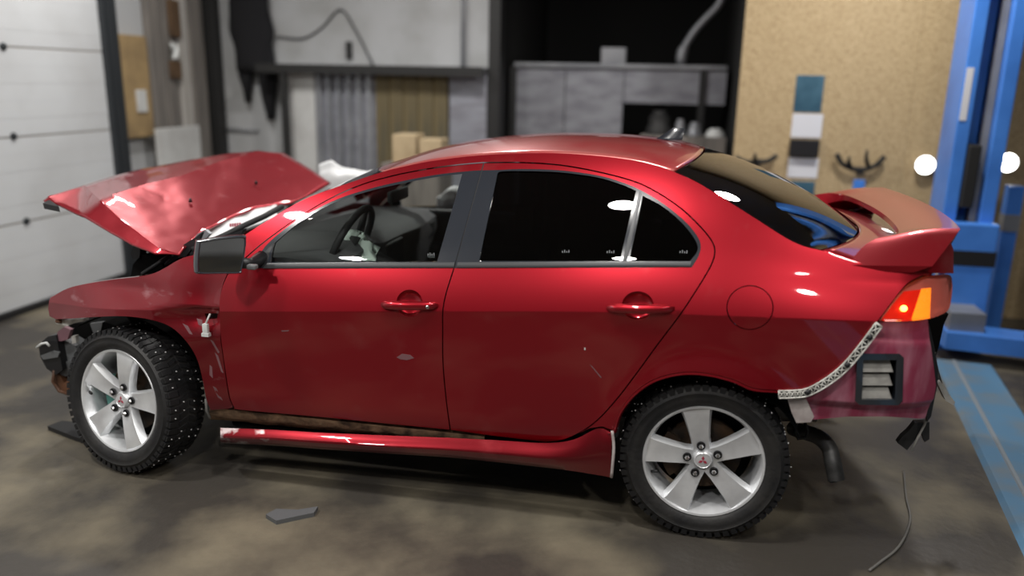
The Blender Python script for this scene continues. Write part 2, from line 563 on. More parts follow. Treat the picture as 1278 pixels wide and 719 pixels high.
def cloth_lobe(cx, w, ztop, zbot, d, seed, parent, name, lean=0.0, tip=0.3):
    rows = []
    n = 14
    for i in range(n + 1):
        t = i / n
        ww = w * (0.55 + 0.45 * math.sin(min(1, t * 3) * math.pi / 2)) * (1 - (1 - tip) * max(0, t - 0.6) / 0.4)
        z = ztop + (zbot - ztop) * t
        row = []
        for k in range(16):
            a = 2 * math.pi * k / 16
            nz = 1 + 0.22 * noise.noise((math.cos(a) * 1.5 + seed, math.sin(a) * 1.5, t * 4))
            row.append((cx + lean * t + math.cos(a) * ww / 2 * nz, YB - 0.015 - d / 2 + math.sin(a) * d / 2 * min(nz, 1.0), z + 0.02 * math.sin(k * 1.7 + seed) * t))
        rows.append(row)
    b = MB().grid(rows, wrap=True)
    n0 = len(b.v)
    b.f.append(tuple(range(16)))
    b.f.append(tuple(n * 16 + k for k in range(16)))
    return b.build(name, 'cloth_black', parent, True)


jc, jw = (jx0 + jx1) / 2, jx1 - jx0
cloth_lobe(jc, jw * 0.95, jz[0], jz[3] - 0.1, 0.16, 1, jr, 'body_cloth', 0, 0.8)
cloth_lobe(jc - jw * 0.28, jw * 0.34, jz[2], jz[4] - 0.12, 0.10, 4, jr, 'sleeve', 0.03)
cloth_lobe(jc + jw * 0.27, jw * 0.42, jz[2], jz[5] + 0.02, 0.11, 9, jr, 'sleeve', 0.02)

# shelf and what stands below it
zsh = bk(480, 84, 1, YB)[2]
xs0, xs1 = bk(342, 85, 1, YB)[0], x_rec0 - 0.07
sh = empty('wall_shelf', ((xs0 + xs1) / 2, YB, zsh - 0.08), 'dark steel shelf along the white plaster wall', 'shelf')
MB().bbox((xs0, YB - 0.35, zsh - 0.03), (xs1, YB - 0.001, zsh + 0.01), 0.004).build('shelf_board', 'grey_steel', sh)
MB().box((xs0, YB - 0.36, zsh - 0.07), (xs1, YB - 0.345, zsh + 0.012)).build('front_rail', 'dark_steel', sh)
for u in (357,):
    x = bk(u, 130, 1, YB - 0.3)[0]
    MB().box((x - 0.03, YB - 0.345, 0), (x + 0.03, YB - 0.29, zsh - 0.03)).build('leg', 'dark_steel', sh)
YS = YB - 0.16
lo, hi = bbx(362, 92, 396, 230, YS, 0.03)
board('white_sheet_panel', lo, hi, 'white_board', 'white board standing under the shelf beside its dark leg', 'board', True, zsh - 0.035)
ra = bbx(396, 92, 470, 230, YS, 0.03)
xa, xb = ra[0][0], ra[1][0]
rt = empty('ribbed_panel', ((xa + xb) / 2, YS, 0), 'grey ribbed metal sheet standing upright under the shelf', 'metal sheet')
MB().box((xa, YS - 0.012, 0), (xb, YS, zsh - 0.036)).build('back_sheet', 'blue_sheet', rt)
nr = 6
for i in range(nr):
    x = xa + (xb - xa) * (i + 0.5) / nr
    w = (xb - xa) / nr * 0.28
    MB().hexa([(x - w, YS - 0.012, 0), (x + w, YS - 0.012, 0), (x + w * 0.6, YS - 0.05, 0), (x - w * 0.6, YS - 0.05, 0)],
              [(x - w, YS - 0.012, zsh - 0.04), (x + w, YS - 0.012, zsh - 0.04), (x + w * 0.6, YS - 0.05, zsh - 0.04), (x - w * 0.6, YS - 0.05, zsh - 0.04)]).build('rib', 'grey_steel', rt)
us = [471, 488, 505, 523, 542, 560]
for i in range(5):
    lo, hi = bbx(us[i], 95, us[i + 1], 230, YS - 0.01 * (i % 2), 0.03)
    board('olive_board', (lo[0] + 0.002, lo[1], 0), (hi[0] - 0.002, hi[1], hi[2]), 'olive_board',
          ['olive brown board next to the ribbed metal sheet', 'second olive brown board from the ribbed metal sheet', 'third olive brown board from the ribbed metal sheet',
           'fourth olive brown board from the ribbed metal sheet', 'olive brown board next to the bluish grey sheet'][i], 'board', True, zsh - 0.04, 'olive boards under the shelf')
lo, hi = bbx(562, 95, 613, 230, YS, 0.03)
hi = (min(hi[0], x_rec0 - 0.07), hi[1], hi[2])
board('grey_blue_sheet', lo, hi, 'blue_sheet', 'bluish grey sheet under the shelf beside the dark door post', 'metal sheet', True, zsh - 0.04)
board('door_post', (x_rec0 - 0.06, YB - 0.2, 0), (x_rec0 + 0.05, YB - 0.02, 3.3), 'dark_steel', 'dark post at the edge of the black recess', 'post')
# cardboard pieces on a crate between the car and the boards
yc = YB - 0.75
lo, hi = bbx(502, 166, 530, 200, yc, 0.25)
lo2, hi2 = bbx(496, 192, 565, 230, yc + 0.05, 0.4)
board('wooden_crate', (lo2[0], lo2[1], 0), (hi2[0], hi2[1], lo[2]), 'old_wood', 'weathered wooden crate in front of the olive boards', 'crate')
board('cardboard_box', lo, (hi[0], hi[1], hi[2]), 'cardboard', 'taller beige cardboard box on the wooden crate', 'box')
l3, h3 = bbx(533, 172, 560, 200, yc, 0.22)
board('cardboard_box', (l3[0], l3[1], lo[2]), h3, 'cardboard', 'lower beige cardboard box on the wooden crate', 'box')
# cables and pipes on the plaster wall
pts = [bk(u, v, 1, YB - 0.02) for u, v in spl([(346, 46), (378, 48), (402, 34), (425, 12), (445, 40), (466, 82)], 6)]
tag(MB().tube(pts, 0.008, 6).build('wall_cable', 'dark_steel', smooth=True), 'thin dark cable looped along the white wall above the shelf', 'cable')
p0, p1 = bk(579, -20, 1, YB - 0.04), bk(578, 80, 1, YB - 0.04)
tag(MB().tube([(p1[0], YB - 0.04, zsh + 0.012), (p1[0], YB - 0.04, 3.2)], 0.022, 10).build('wall_pipe', 'grey_steel', smooth=True), 'grey pipe running up the white wall from the shelf end', 'pipe')
p0, p1 = bk(268, 160, 1, YB - 0.03), bk(322, 163, 1, YB - 0.03)
tag(MB().tube([p0, p1], 0.012, 8).build('low_pipe', 'grey_steel', smooth=True), 'short level pipe on the white wall below the black jacket', 'pipe')
lo, hi = bbx(433, 52, 440, 74, YB - 0.005, 0.03)
board('wall_switch', lo, hi, 'dark_steel', 'small dark switch on the white wall above the shelf', 'switch')

# dark recess: workbench with steel front, engine parts below, hose
YBE = 5.0
a0, a1 = np.array([max(bk(632, 90, 1, YBE)[0], x_rec0 + 0.06), YBE, 1.8]), np.array([2.735, YBE, 1.8])
zt = bk(770, 80, 1, YBE)[2]
wb = empty('workbench', ((a0[0] + a1[0]) / 2, YBE + 0.3, 0), 'long workbench with grey steel front panels in the dark recess', 'workbench')
MB().bbox((a0[0], YBE - 0.04, zt - 0.04), (a1[0] - 0.03, YBE + 0.7, zt), 0.006).build('bench_top', 'grey_steel', wb)
zmid = bk(770, 128, 1, YBE)[2]
xm = bk(778, 120, 1, YBE)[0]
xk = [a0[0], bk(705, 120, 1, YBE)[0], xm]
for i in range(2):
    MB().box((xk[i] + 0.004, YBE, 0.2), (xk[i + 1] - 0.004, YBE + 0.02, zt - 0.045)).build('front_panel', 'sheet_steel', wb)
x2 = bk(905, 120, 1, YBE)[0]
MB().box((xm + 0.004, YBE, zmid), (x2, YBE + 0.02, zt - 0.045)).build('front_panel', 'sheet_steel', wb)
for u in (876, 640):
    x = bk(u, 120, 1, YBE - 0.03)[0]
    MB().box((x - 0.03, YBE - 0.035, 0), (x + 0.03, YBE - 0.005, zt - 0.04)).build('leg', 'dark_steel', wb)
MB().box((a0[0] + .02, YBE + 0.05, 0.0), (a1[0] - .06, YBE + 0.65, 0.2)).build('plinth', 'dark_steel', wb)
lo, hi = bbx(752, 60, 782, 78, YBE + 0.1, 0.12)
board('bench_tin', (lo[0], lo[1], zt), hi, 'grey_steel', 'small grey tin on the workbench', 'tin')
pts = [bk(u, v, 1, YBE + 0.15) for u, v in spl([(850, 76), (853, 62), (866, 40), (882, 22), (897, 6), (905, -14)], 5)]
pts[0][2] = zt
tag(MB().tube(pts, [0.05 if 0 < i < 6 else 0.035 for i in range(len(pts))], 10).build('extraction_hose', 'grey_steel', smooth=True), 'pale grey hose rising from the workbench into the dark', 'hose')
# engine parts on a trestle in front of the bench
yt = YBE - 0.35
lo, hi = bbx(800, 168, 908, 200, yt, 0.3)
hi = (min(hi[0], 2.72), hi[1], hi[2])
ztr = hi[2]
board('trestle', (lo[0], lo[1], 0), hi, 'old_wood', 'rough wooden block under the engine parts before the workbench', 'block')
for (u0, v0, u1, v1, m_, lb) in ((808, 138, 838, 168, 'dark_steel', 'black engine housing on the wooden block'),
                                 (842, 148, 856, 168, 'grey_steel', 'upright grey canister between engine parts'),
                                 (858, 152, 876, 168, 'grey_steel', 'round grey engine part beside the canister'),
                                 (880, 160, 905, 168, 'white_plastic', 'white plastic lid on the wooden block')):
    lo, hi = bbx(u0, v0, u1, v1, yt - 0.05, 0.16)
    cx, w, h = (lo[0] + hi[0]) / 2, hi[0] - lo[0], hi[2] - ztr
    M = Matrix.Translation((cx, yt - 0.14, ztr)) @ Matrix.Rotation(-math.pi / 2, 4, 'X')
    pr = [(0, 0), (w * 0.5, 0), (w * 0.5, -h * 0.3), (w * 0.42, -h * 0.4), (w * 0.42, -h * 0.75), (w * 0.3, -h * 0.8), (w * 0.28, -h), (0, -h)]
    pr = [(r_, -y_) for r_, y_ in pr]
    M = Matrix.Translation((cx, yt - 0.14, ztr)) @ Matrix.Rotation(math.pi / 2, 4, 'X')
    tag(MB().lathe(pr, 16, M).build('engine_part', m_, smooth=True, sharp=40), lb, 'engine part')

# papers and hooks on the OSB wall
for (u0, v0, u1, v1, m_, nm, lb, ct) in (
        (992, 94, 1027, 140, 'poster_teal', 'wall_poster', 'dark teal poster on the particle board wall', 'poster'),
        (988, 142, 1026, 172, 'paper', 'paper_sheet', 'white paper sheet directly under the teal poster', 'paper'),
        (985, 174, 1021, 195, 'black_plastic', 'wall_box', 'small black box between two white paper sheets', 'box'),
        (983, 197, 1021, 222, 'paper', 'paper_sheet', 'white paper sheet under the small black box', 'paper'),
        (986, 226, 1016, 250, 'poster_teal', 'wall_poster', 'dark lower poster beneath the white paper sheets', 'poster')):
    lo, hi = bbx(u0, v0, u1, v1, YO - 0.001, 0.05 if nm == 'wall_box' else 0.006)
    board(nm, lo, hi, m_, lb, ct, bev=0.002)


def hook(uvs, lb, prongs):
    r0 = empty('wall_hook', tuple(bk(uvs[1][0], uvs[1][1], 1, YO - 0.04)), lb, 'hook')
    pts = [bk(u, v, 1, YO - 0.05) for u, v in spl(uvs, 5)]
    MB().tube(pts, 0.018, 8).build('curved_bar', 'dark_steel', r0, True)
    for (u, v, u2, v2) in prongs:
        MB().tube([bk(u, v, 1, YO - 0.05), bk((u + u2) / 2 - 2, (v + v2) / 2, 1, YO - 0.08), bk(u2, v2, 1, YO - 0.11)], [0.016, 0.015, 0.009], 8).build('prong', 'dark_steel', r0, True)
    lo, hi = bbx(uvs[2][0] - 4, uvs[2][1] - 4, uvs[2][0] + 4, uvs[2][1] + 4, YO - 0.001, 0.06)
    MB().box(lo, hi).build('mount', 'dark_steel', r0)


hook([(1044, 192), (1052, 205), (1072, 212), (1092, 207), (1104, 195)], 'black pronged wall hook on the bare particle board beside the papers', [(1062, 209, 1060, 196), (1084, 209, 1082, 188)])
hook([(918, 196), (930, 202), (945, 202), (958, 201), (970, 194)], 'black wall hook next to the dark recess edge', [(944, 202, 943, 192)])
lo, hi = bbx(1064, 224, 1078, 240, YO - 0.001, 0.04)
board('blue_hanger', lo, hi, 'lift_blue', 'small blue box under the pronged hook', 'box')

# two round lit lamps on the particle board wall
for (u, v, lb) in ((1155, 206, 'round lit lamp on particle board between hook and blue lift post'), (1258, 203, 'round lit lamp on the far side of the blue lift post')):
    p = bk(u, v, 1, YO - 0.06)
    r0 = empty('round_lamp', (p[0], YO, p[2]), lb, 'lamp', 'round lamps on the board wall')
    M = Matrix.Translation((p[0], YO - 0.06, p[2]))
    MB().lathe([(0.0, 0.06), (0.055, 0.06), (0.068, 0.03), (0.07, 0.0), (0.066, -0.004), (0.062, 0.004)], 24, M).build('lamp_housing', 'white_plastic', r0, True, 40)
    MB().lathe([(0.062, 0.003), (0.05, -0.008), (0.025, -0.015), (0.0, -0.016)], 24, M).build('lamp_diffuser', 'lamp_white', r0, True)

# blue two-post lift
cx0, cx1, cy0 = 4.085, 4.40, 2.95
lf = empty('lift_post', ((cx0 + cx1) / 2, cy0 + 0.15, 0), 'tall blue vehicle lift post standing before the particle board wall', 'lift post')
MB().bbox((cx0, cy0, 0.02), (cx0 + 0.085, cy0 + 0.32, 3.1), 0.008).build('flange', 'lift_blue', lf)
MB().bbox((cx1 - 0.09, cy0, 0.02), (cx1, cy0 + 0.32, 3.1), 0.008).build('flange', 'lift_blue', lf)
MB().box((cx0 + 0.08, cy0 + 0.27, 0.02), (cx1 - 0.085, cy0 + 0.31, 3.1)).build('web', 'lift_navy', lf)
MB().box((cx0 + 0.13, cy0 + 0.18, 0.6), (cx0 + 0.19, cy0 + 0.27, 3.1)).build('inner_rail', 'lift_blue', lf)
MB().box((cx1 - 0.135, cy0 + 0.06, 0.02), (cx1 - 0.095, cy0 + 0.1, 3.1)).build('chain_guard', 'grey_steel', lf)
MB().bbox((cx0 + 0.087, cy0 - 0.03, 0.95), (cx1 - 0.15, cy0 + 0.17, 1.36), 0.01).build('hydraulic_cover', 'dark_steel', lf)
cg = MB().bbox((cx0 - 0.01, cy0 - 0.1, 0.08), (cx1 + 0.01, cy0 - 0.002, 0.86), 0.012).build('carriage', 'lift_blue', lf)
MB().box((cx0 - 0.014, cy0 - 0.106, 0.58), (cx1 + 0.014, cy0 - 0.0, 0.68)).build('rubber_band', 'black_rubber', cg)
MB().box((cx0 - 0.08, cy0 - 0.12, 0.0), (cx1 + 0.08, cy0 + 0.4, 0.025)).build('base_plate', 'lift_blue', lf)
lo, hi = bbx(1178, 84, 1188, 150, cy0 - 0.001, 0.003)
MB().box((cx0 + 0.008, cy0 - 0.004, lo[2]), (cx0 + 0.05, cy0 - 0.0005, hi[2])).build('white_label', 'paper', lf)
# arms of the lift
arm = MB().hexa([(4.10, 2.55, 0.09), (5.4, 2.35, 0.09), (5.4, 2.50, 0.09), (4.10, 2.84, 0.09)], [(4.10, 2.55, 0.2), (5.4, 2.35, 0.2), (5.4, 2.5, 0.2), (4.10, 2.84, 0.2)]).build('arm', 'lift_blue', lf)
MB().box((4.55, 2.40, 0.2), (4.7, 2.56, 0.23)).build('arm_pad', 'black_rubber', arm)
MB().box((4.12, 2.6, 0.2), (4.33, 2.86, 0.32)).build('arm_pivot', 'grey_steel', arm)
# leaning blue bar with grey sleeve, tyres behind the lift
p0, p1 = bk(1262, 232, 1, 3.45), bk(1236, 412, 1, 3.45)
br = empty('blue_prop', (p1[0], 3.45, 0), 'slim blue steel prop standing behind the lift post', 'prop')
MB().box((p1[0] - 0.05, 3.42, 0), (p1[0] + 0.05, 3.50, p0[2])).build('bar', 'lift_blue', br)
MB().box((p1[0] - 0.055, 3.41, p0[2] - 0.32), (p1[0] + 0.055, 3.505, p0[2] - 0.2)).build('sleeve', 'grey_steel', br)


def torus_tyre(loc, R, r, w, lb, ax='Z'):
    M = Matrix.Translation(loc) @ (Matrix.Rotation(math.pi / 2, 4, 'X') if ax == 'Z' else Matrix.Identity(4))
    t = MB().lathe([(R - r, -w * .4), (R - r * .8, -w * .5), (R - r * .25, -w * .48), (R, -w * .34), (R, w * .34), (R - r * .25, w * .48), (R - r * .8, w * .5), (R - r, w * .4)], 32, M, close=True)
    return tag(t.build('spare_tyre', 'tyre', smooth=True, sharp=50), lb, 'tyre', 'tyres behind the lift')


torus_tyre((5.15, 3.2, 0.115), 0.32, 0.11, 0.21, 'black tyre lying flat on the floor, bottom of the stack')
torus_tyre((5.17, 3.22, 0.33), 0.32, 0.11, 0.21, 'black tyre in the middle of the stack behind the lift')
torus_tyre((5.14, 3.2, 0.545), 0.31, 0.11, 0.21, 'black tyre on top of the stack behind the lift')

# blue floor plate of the lift
fl = empty('lift_floor_plate', (3.95, 1.0, 0), 'worn blue steel floor plate running to the lift post', 'floor plate')
A, B_ = bk(1190, 500, 2, 0.012), bk(1278, 690, 2, 0.012)
d = (B_ - A)
d = d / np.linalg.norm(d)
nrm = np.array([-d[1], d[0], 0])
if nrm[0] < 0:
    nrm = -nrm
s0, s1 = A - d * 0.75, B_ + d * 2.6
w = 0.34
MB().hexa([(*(s0)[:2], 0.0), (*(s1)[:2], 0.0), (*(s1 + nrm * w)[:2], 0.0), (*(s0 + nrm * w)[:2], 0.0)],
          [(*(s0 + nrm * .02)[:2], 0.018), (*(s1 + nrm * .02)[:2], 0.018), (*(s1 + nrm * (w - .02))[:2], 0.018), (*(s0 + nrm * (w - .02))[:2], 0.018)]).build('plate', 'plate_blue', fl)
MB().hexa([(*(s0 + nrm * .10)[:2], 0.018), (*(s1 + nrm * .10)[:2], 0.018), (*(s1 + nrm * .125)[:2], 0.018), (*(s0 + nrm * .125)[:2], 0.018)],
          [(*(s0 + nrm * .105)[:2], 0.024), (*(s1 + nrm * .105)[:2], 0.024), (*(s1 + nrm * .12)[:2], 0.024), (*(s0 + nrm * .12)[:2], 0.024)]).build('ridge', 'plate_edge', fl)

# odds and ends on the floor
pts = [bk(u, v, 2, 0.007) for u, v in spl([(1128, 588), (1131, 620), (1136, 650), (1122, 682), (1098, 702), (1085, 712)], 5)]
tag(MB().tube(pts, 0.005, 6).build('floor_scratch', 'pale_grey', smooth=True), 'pale thin cord lying on the floor behind the car', 'cord')  # scratch in the floor, built as a thin raised strand
b = MB()
q = [bk(u, v, 2, 0.0) for u, v in ((332, 647), (345, 640), (372, 641), (397, 637), (392, 645), (368, 650), (345, 655))]
b.prism([tuple(x) for x in q], (0, 0, 0.018))
tag(b.build('plastic_shard', 'debris_grey'), 'grey broken plastic shard on the floor before the car', 'debris')
q = [bk(u, v, 2, 0.0) for u, v in ((60, 537), (78, 530), (100, 532), (120, 545), (110, 556), (90, 549))]
tag(MB().prism([tuple(x) for x in q], (0, 0, 0.022)).build('mud_flap', 'black_rubber'), 'black rubber flap lying on the floor at the front wheel', 'debris')

#CAR
# ================================================================== the car
CW = 1.72          # body width; near side at y = 0, far side at y = CW
XF, XR, WZ, TR = 0.02, 2.524, 0.318, 0.318
car = empty('crashed_sedan', (1.5, CW / 2, 0), 'crashed dark red sedan with buckled bonnet and no bumpers', 'car')

ZC_T = [(-.5, .70), (.569, .772), (1.536, .849), (2.144, .894), (2.81, .922), (3.4, .935)]
ZB_T = [(-.5, .87), (.1, .90), (.738, .956), (1.548, 1.01), (2.434, 1.070), (2.75, 1.068), (3.0, 1.06), (3.4, 1.055)]
RR, XEND = 0.30, 3.43


def SY(x, z):
    """depth of the near body side behind the widest plane"""
    x = np.asarray(x, float)
    z = np.asarray(z, float)
    zc, zb = lin(x, ZC_T), lin(x, ZB_T)
    d = np.maximum(z - zb, 0)
    up = 0.065 + 0.45 * d + 0.75 * d * d
    t = np.clip((z - zc) / (zb - zc), 0, 1)
    mid = 0.065 * (0.8 * t + 0.2 * t * t)
    s = np.maximum(zc - z, 0)
    tk = np.maximum(0.43 - z, 0)
    low = 0.05 * s + 0.06 * s * s + 1.0 * tk * tk
    y = np.where(z >= zb, up, np.where(z >= zc, mid, low))
    q = np.clip((x - (XEND - RR)) / RR, 0, 0.995)
    y = y + RR * (1 - np.sqrt(1 - q * q)) + 0.05 * np.clip((x - 2.5) / 0.9, 0, 1.2) ** 2
    y = y + 0.13 * np.clip((0.45 - x) / 0.85, 0, 1.5) ** 2
    for cx in (XF, XR):
        r = np.hypot(x - cx, z - 0.31)
        y = y - 0.022 * np.exp(-((r - 0.36) / 0.075) ** 2) * np.clip((z - .2) / .15, 0, 1)
    return y


def L(u, v, off=0.0):
    y = 0.05
    for _ in range(30):
        p = bk(u, v, 1, y)
        y = 0.5 * y + 0.5 * (float(SY(p[0], p[2])) + off)
    return bk(u, v, 1, y)


def inside(P, poly):
    x, y = P[:, 0], P[:, 1]
    r = np.zeros(len(P), bool)
    n = len(poly)
    for i in range(n):
        x1, y1 = poly[i]
        x2, y2 = poly[(i + 1) % n]
        c = (y1 > y) != (y2 > y)
        with np.errstate(divide='ignore', invalid='ignore'):
            xi = (x2 - x1) * (y - y1) / (y2 - y1) + x1
        r ^= c & (x < xi)
    return r


def area(poly):
    return 0.5 * sum(poly[i][0] * poly[(i + 1) % len(poly)][1] - poly[(i + 1) % len(poly)][0] * poly[i][1] for i in range(len(poly)))


def clean(poly, eps=0.0012):
    out = []
    for p in poly:
        if not out or math.hypot(p[0] - out[-1][0], p[1] - out[-1][1]) > eps:
            out.append(p)
    while len(out) > 3 and math.hypot(out[0][0] - out[-1][0], out[0][1] - out[-1][1]) <= eps:
        out.pop()
    return out


def inset(poly, g):
    if area(poly) < 0:
        poly = poly[::-1]
    n = len(poly)
    out = []
    for i in range(n):
        a, b, c = np.array(poly[i - 1]), np.array(poly[i]), np.array(poly[(i + 1) % n])
        d1, d2 = b - a, c - b
        d1 = d1 / (np.linalg.norm(d1) + 1e-12)
        d2 = d2 / (np.linalg.norm(d2) + 1e-12)
        n1, n2 = np.array([-d1[1], d1[0]]), np.array([-d2[1], d2[0]])
        m_ = n1 + n2
        l = np.linalg.norm(m_)
        m_ = m_ / l if l > 1e-6 else n1
        k = min(1 / max(0.4, m_ @ n1), 2.0)
        out.append(tuple(b + m_ * g * k))
    return out


def outline(px, off=0.0):
    d_ = []
    for i, (u, v) in enumerate(px):
        u2, v2 = px[(i + 1) % len(px)]
        k = max(1, int(math.hypot(u2 - u, v2 - v) / 8))
        d_ += [(u + (u2 - u) * j / k, v + (v2 - v) * j / k) for j in range(k)]
    return clean([(p[0], p[2]) for p in (L(u, v, off) for u, v in d_)])


def surf_mesh(poly, holes, off, step, thick, fn=SY, mirror=False, flange=True, crease=True):
    """fill a side-view outline (x,z) and lay it on the body side; returns MB with analytic normals"""
    if area(poly) < 0:
        poly = poly[::-1]
    holes = [h if area(h) < 0 else h[::-1] for h in holes]
    xs = [p[0] for p in poly]
    zs_ = [p[1] for p in poly]
    gx = np.arange(min(xs), max(xs), step)
    gz = np.arange(min(zs_), max(zs_), step)
    G = np.array([(a + (step / 2 if j % 2 else 0), b) for j, b in enumerate(gz) for a in gx])
    if crease:
        ext = []
        for a in np.arange(min(xs), max(xs), step * 0.8):
            c = float(lin(a, ZC_T))
            ext += [(a, c - 0.003), (a, c + 0.003)]
        keep = np.abs(G[:, 1] - lin(G[:, 0], ZC_T)) > step * 0.45
        G = np.vstack([G[keep], np.array(ext)])
    loops = [poly] + holes
    ins = inside(G, poly)
    for h in holes:
        ins &= ~inside(G, h)
    G = G[ins]
    B2 = np.array([p for l in loops for p in l])
    # keep clear of the boundary
    ok = np.ones(len(G), bool)
    for i in range(0, len(G), 400):
        dd = np.min(np.hypot(G[i:i + 400, None, 0] - B2[None, :, 0], G[i:i + 400, None, 1] - B2[None, :, 1]), axis=1)
        ok[i:i + 400] = dd > step * 0.4
    G = G[ok]
    pts = [Vector(p) for p in B2] + [Vector(p) for p in G]
    edges = []
    k = 0
    for l in loops:
        n = len(l)
        edges += [(k + i, k + (i + 1) % n) for i in range(n)]
        k += n
    nb = k
    vo, eo, fo, *_ = delaunay_2d_cdt(pts, edges, [], 0, 1e-6, False)
    V2 = np.array([(p.x, p.y) for p in vo])
    T = [f for f in fo if len(f) == 3]
    C = np.array([V2[list(f)].mean(axis=0) for f in T])
    kin = inside(C, poly)
    for h in holes:
        kin &= ~inside(C, h)
    T = [f for f, q in zip(T, kin) if q]
    X, Z = V2[:, 0], V2[:, 1]
    Y = fn(X, Z) + off
    e = 2e-3
    nx = (fn(X + e, Z) - fn(X - e, Z)) / (2 * e)
    nz = (fn(X, Z + e) - fn(X, Z - e)) / (2 * e)
    N = np.stack([nx, -np.ones_like(nx), nz], 1)
    N /= np.linalg.norm(N, axis=1)[:, None]
    mb = MB()
    V = [(x, y, z) for x, y, z in zip(X, Y, Z)]
    F = []
    for f in T:
        a, b, c = f
        ar = (X[b] - X[a]) * (Z[c] - Z[a]) - (X[c] - X[a]) * (Z[b] - Z[a])
        F.append((a, b, c) if ar > 0 else (a, c, b))     # faces -y
    NN = [tuple(n) for n in N]
    if flange:
        for l in loops:
            n = len(l)
            base = len(V)
            P = np.array(l)
            y0 = fn(P[:, 0], P[:, 1]) + off
            for j, yy in ((0, y0), (1, y0 + thick)):
                for i in range(n):
                    t = P[(i + 1) % n] - P[i - 1]
                    o = np.array([t[1], -t[0]])
                    o = o / (np.linalg.norm(o) + 1e-9)
                    V.append((P[i][0], yy[i], P[i][1]))
                    NN.append((o[0], 0, o[1]))
            for i in range(n):
                j = (i + 1) % n
                F.append((base + i, base + n + i, base + n + j, base + j))
    if mirror:
        V = [(x, CW - y, z) for x, y, z in V]
        F = [f[::-1] for f in F]
        NN = [(a, -b, c) for a, b, c in NN]
    mb.v, mb.f, mb.n = V, F, NN
    return mb


def panel(name, px, m, parent, holes=(), off=0.0, gap=0.0025, step=0.022, thick=0.022, fn=SY, far=True, crease=True, label=None, far_m=None):
    poly = inset(outline(px, off), gap)
    hl = [outline(h, off) for h in holes]
    o = surf_mesh(poly, hl, off, step, thick, fn, False, crease=crease).build(name, m, parent, fix=False)
    if label:
        o['label'] = label
    f = None
    if far:
        f = surf_mesh(poly, hl, off, step * 1.6, thick, fn, True, crease=crease).build(name, far_m or m, far if not isinstance(far, bool) else parent, fix=False)
    return o, f


# ---- traced lines (photo pixels)
B_UP = [(562, 537), (557, 500), (553, 455), (552.5, 416), (554, 378), (568, 330), (604, 203)]
B_LN = spl(B_UP[:6], 5) + [(604, 203)]
DF_TOP = spl([(604, 203), (570, 206), (533, 211), (490, 219.5), (450, 231), (410, 249), (370, 273), (335, 298), (312, 317), (296, 332), (283.5, 343)], 4)
DF_FRONT = spl([(283.5, 343), (277, 358), (273.5, 375), (273.5, 392), (274.5, 416), (278, 443), (283.5, 480), (287, 498), (292, 509)], 4)
DF_BOT = spl([(292, 509), (300, 512), (400, 521), (480, 529), (562, 537)], 4)
DR_TOP = spl([(604, 203), (652, 203), (698, 206), (744, 214), (790, 226), (820, 240), (851, 261), (875, 284), (889, 302), (892, 316), (886, 334), (866, 367), (848, 394),
              (820, 431), (796, 464), (770, 498), (745, 525), (722, 541), (700, 550), (680, 552)], 4)
DR_BOT = spl([(680, 552), (620, 545), (562, 537)], 4)


def ell(cx, cy, rx, ry, n=28):
    return [(cx + rx * math.cos(2 * math.pi * k / n), cy + ry * math.sin(2 * math.pi * k / n)) for k in range(n)]


WF = spl([(316, 334), (320, 324), (332, 307)], 3)[:-1] + spl([(332, 307), (346, 294), (370, 276), (414, 252), (458, 237), (502, 226.5), (545, 218.5), (580, 214.5), (590, 213.5)], 4) + [(556, 334)]
WR = [(578, 334)] + spl([(614, 213), (652, 211.5), (698, 213), (744, 219), (775, 227.5), (799, 237.5), (829, 255.5), (856, 278), (871, 297), (874, 309), (871, 320), (863, 333)], 4)
GF = spl([(337, 327.5), (341, 305)], 2) + spl([(341, 305), (372, 279), (414, 254.5), (458, 239.5), (502, 229), (545, 221), (577, 217)], 4) + [(545.5, 327)]
GR1 = [(598, 326)] + spl([(621, 216.5), (626, 214), (652, 213.5), (698, 215), (744, 221), (775, 230), (794, 238)], 4) + [(773.5, 326)]
GR2 = [(785, 326)] + spl([(802, 244), (829, 259), (854, 281), (869, 302), (870, 314), (861, 326)], 4)

# ---- doors
HB1, HB2 = ell(511, 378.5, 16.5, 17), ell(796, 381.5, 20, 18)
fd, fd2 = panel('front_door', DF_TOP[:-1] + DF_FRONT[:-1] + DF_BOT[:-1] + B_LN[:-1], 'paint_red', car, [WF, HB1])
rd, rd2 = panel('rear_door', DR_TOP[:-1] + DR_BOT[:-1] + B_LN[:-1], 'paint_red', car, [WR, HB2])


def trim(name, hole, glasses, m, parents):
    h = outline(hole)
    g = [outline(q) for q in glasses]
    for par, mir in ((parents[0], False), (parents[1], True)):
        surf_mesh(inset(h, -0.0015), g, -0.0015, 0.03, 0.02, SY, mir).build(name, m, par, fix=False)


WFT = WF[:-2] + [(600.1, 213), (565.9, 334)]
WRT = [(568.1, 334), (602.4, 213)] + WR[2:]
trim('window_trim', WFT, [GF], 'gloss_black', (fd, fd2))
trim('window_trim', WRT, [GR1, GR2], 'gloss_black', (rd, rd2))
for nm, g, m_, par in (('door_glass', GF, 'glass_clear', (fd, fd2)), ('door_glass', GR1, 'glass_dark', (rd, rd2)), ('quarter_glass', GR2, 'glass_dark', (rd, rd2))):
    for q, mir in ((par[0], False), (par[1], True)):
        if mir and nm == 'door_glass' and g is GF:
            continue                                   # far front window is gone
        surf_mesh(inset(outline(g), -0.004), [], 0.006, 0.03, 0.0, SY, mir, flange=False).build(nm, m_, q, fix=False)


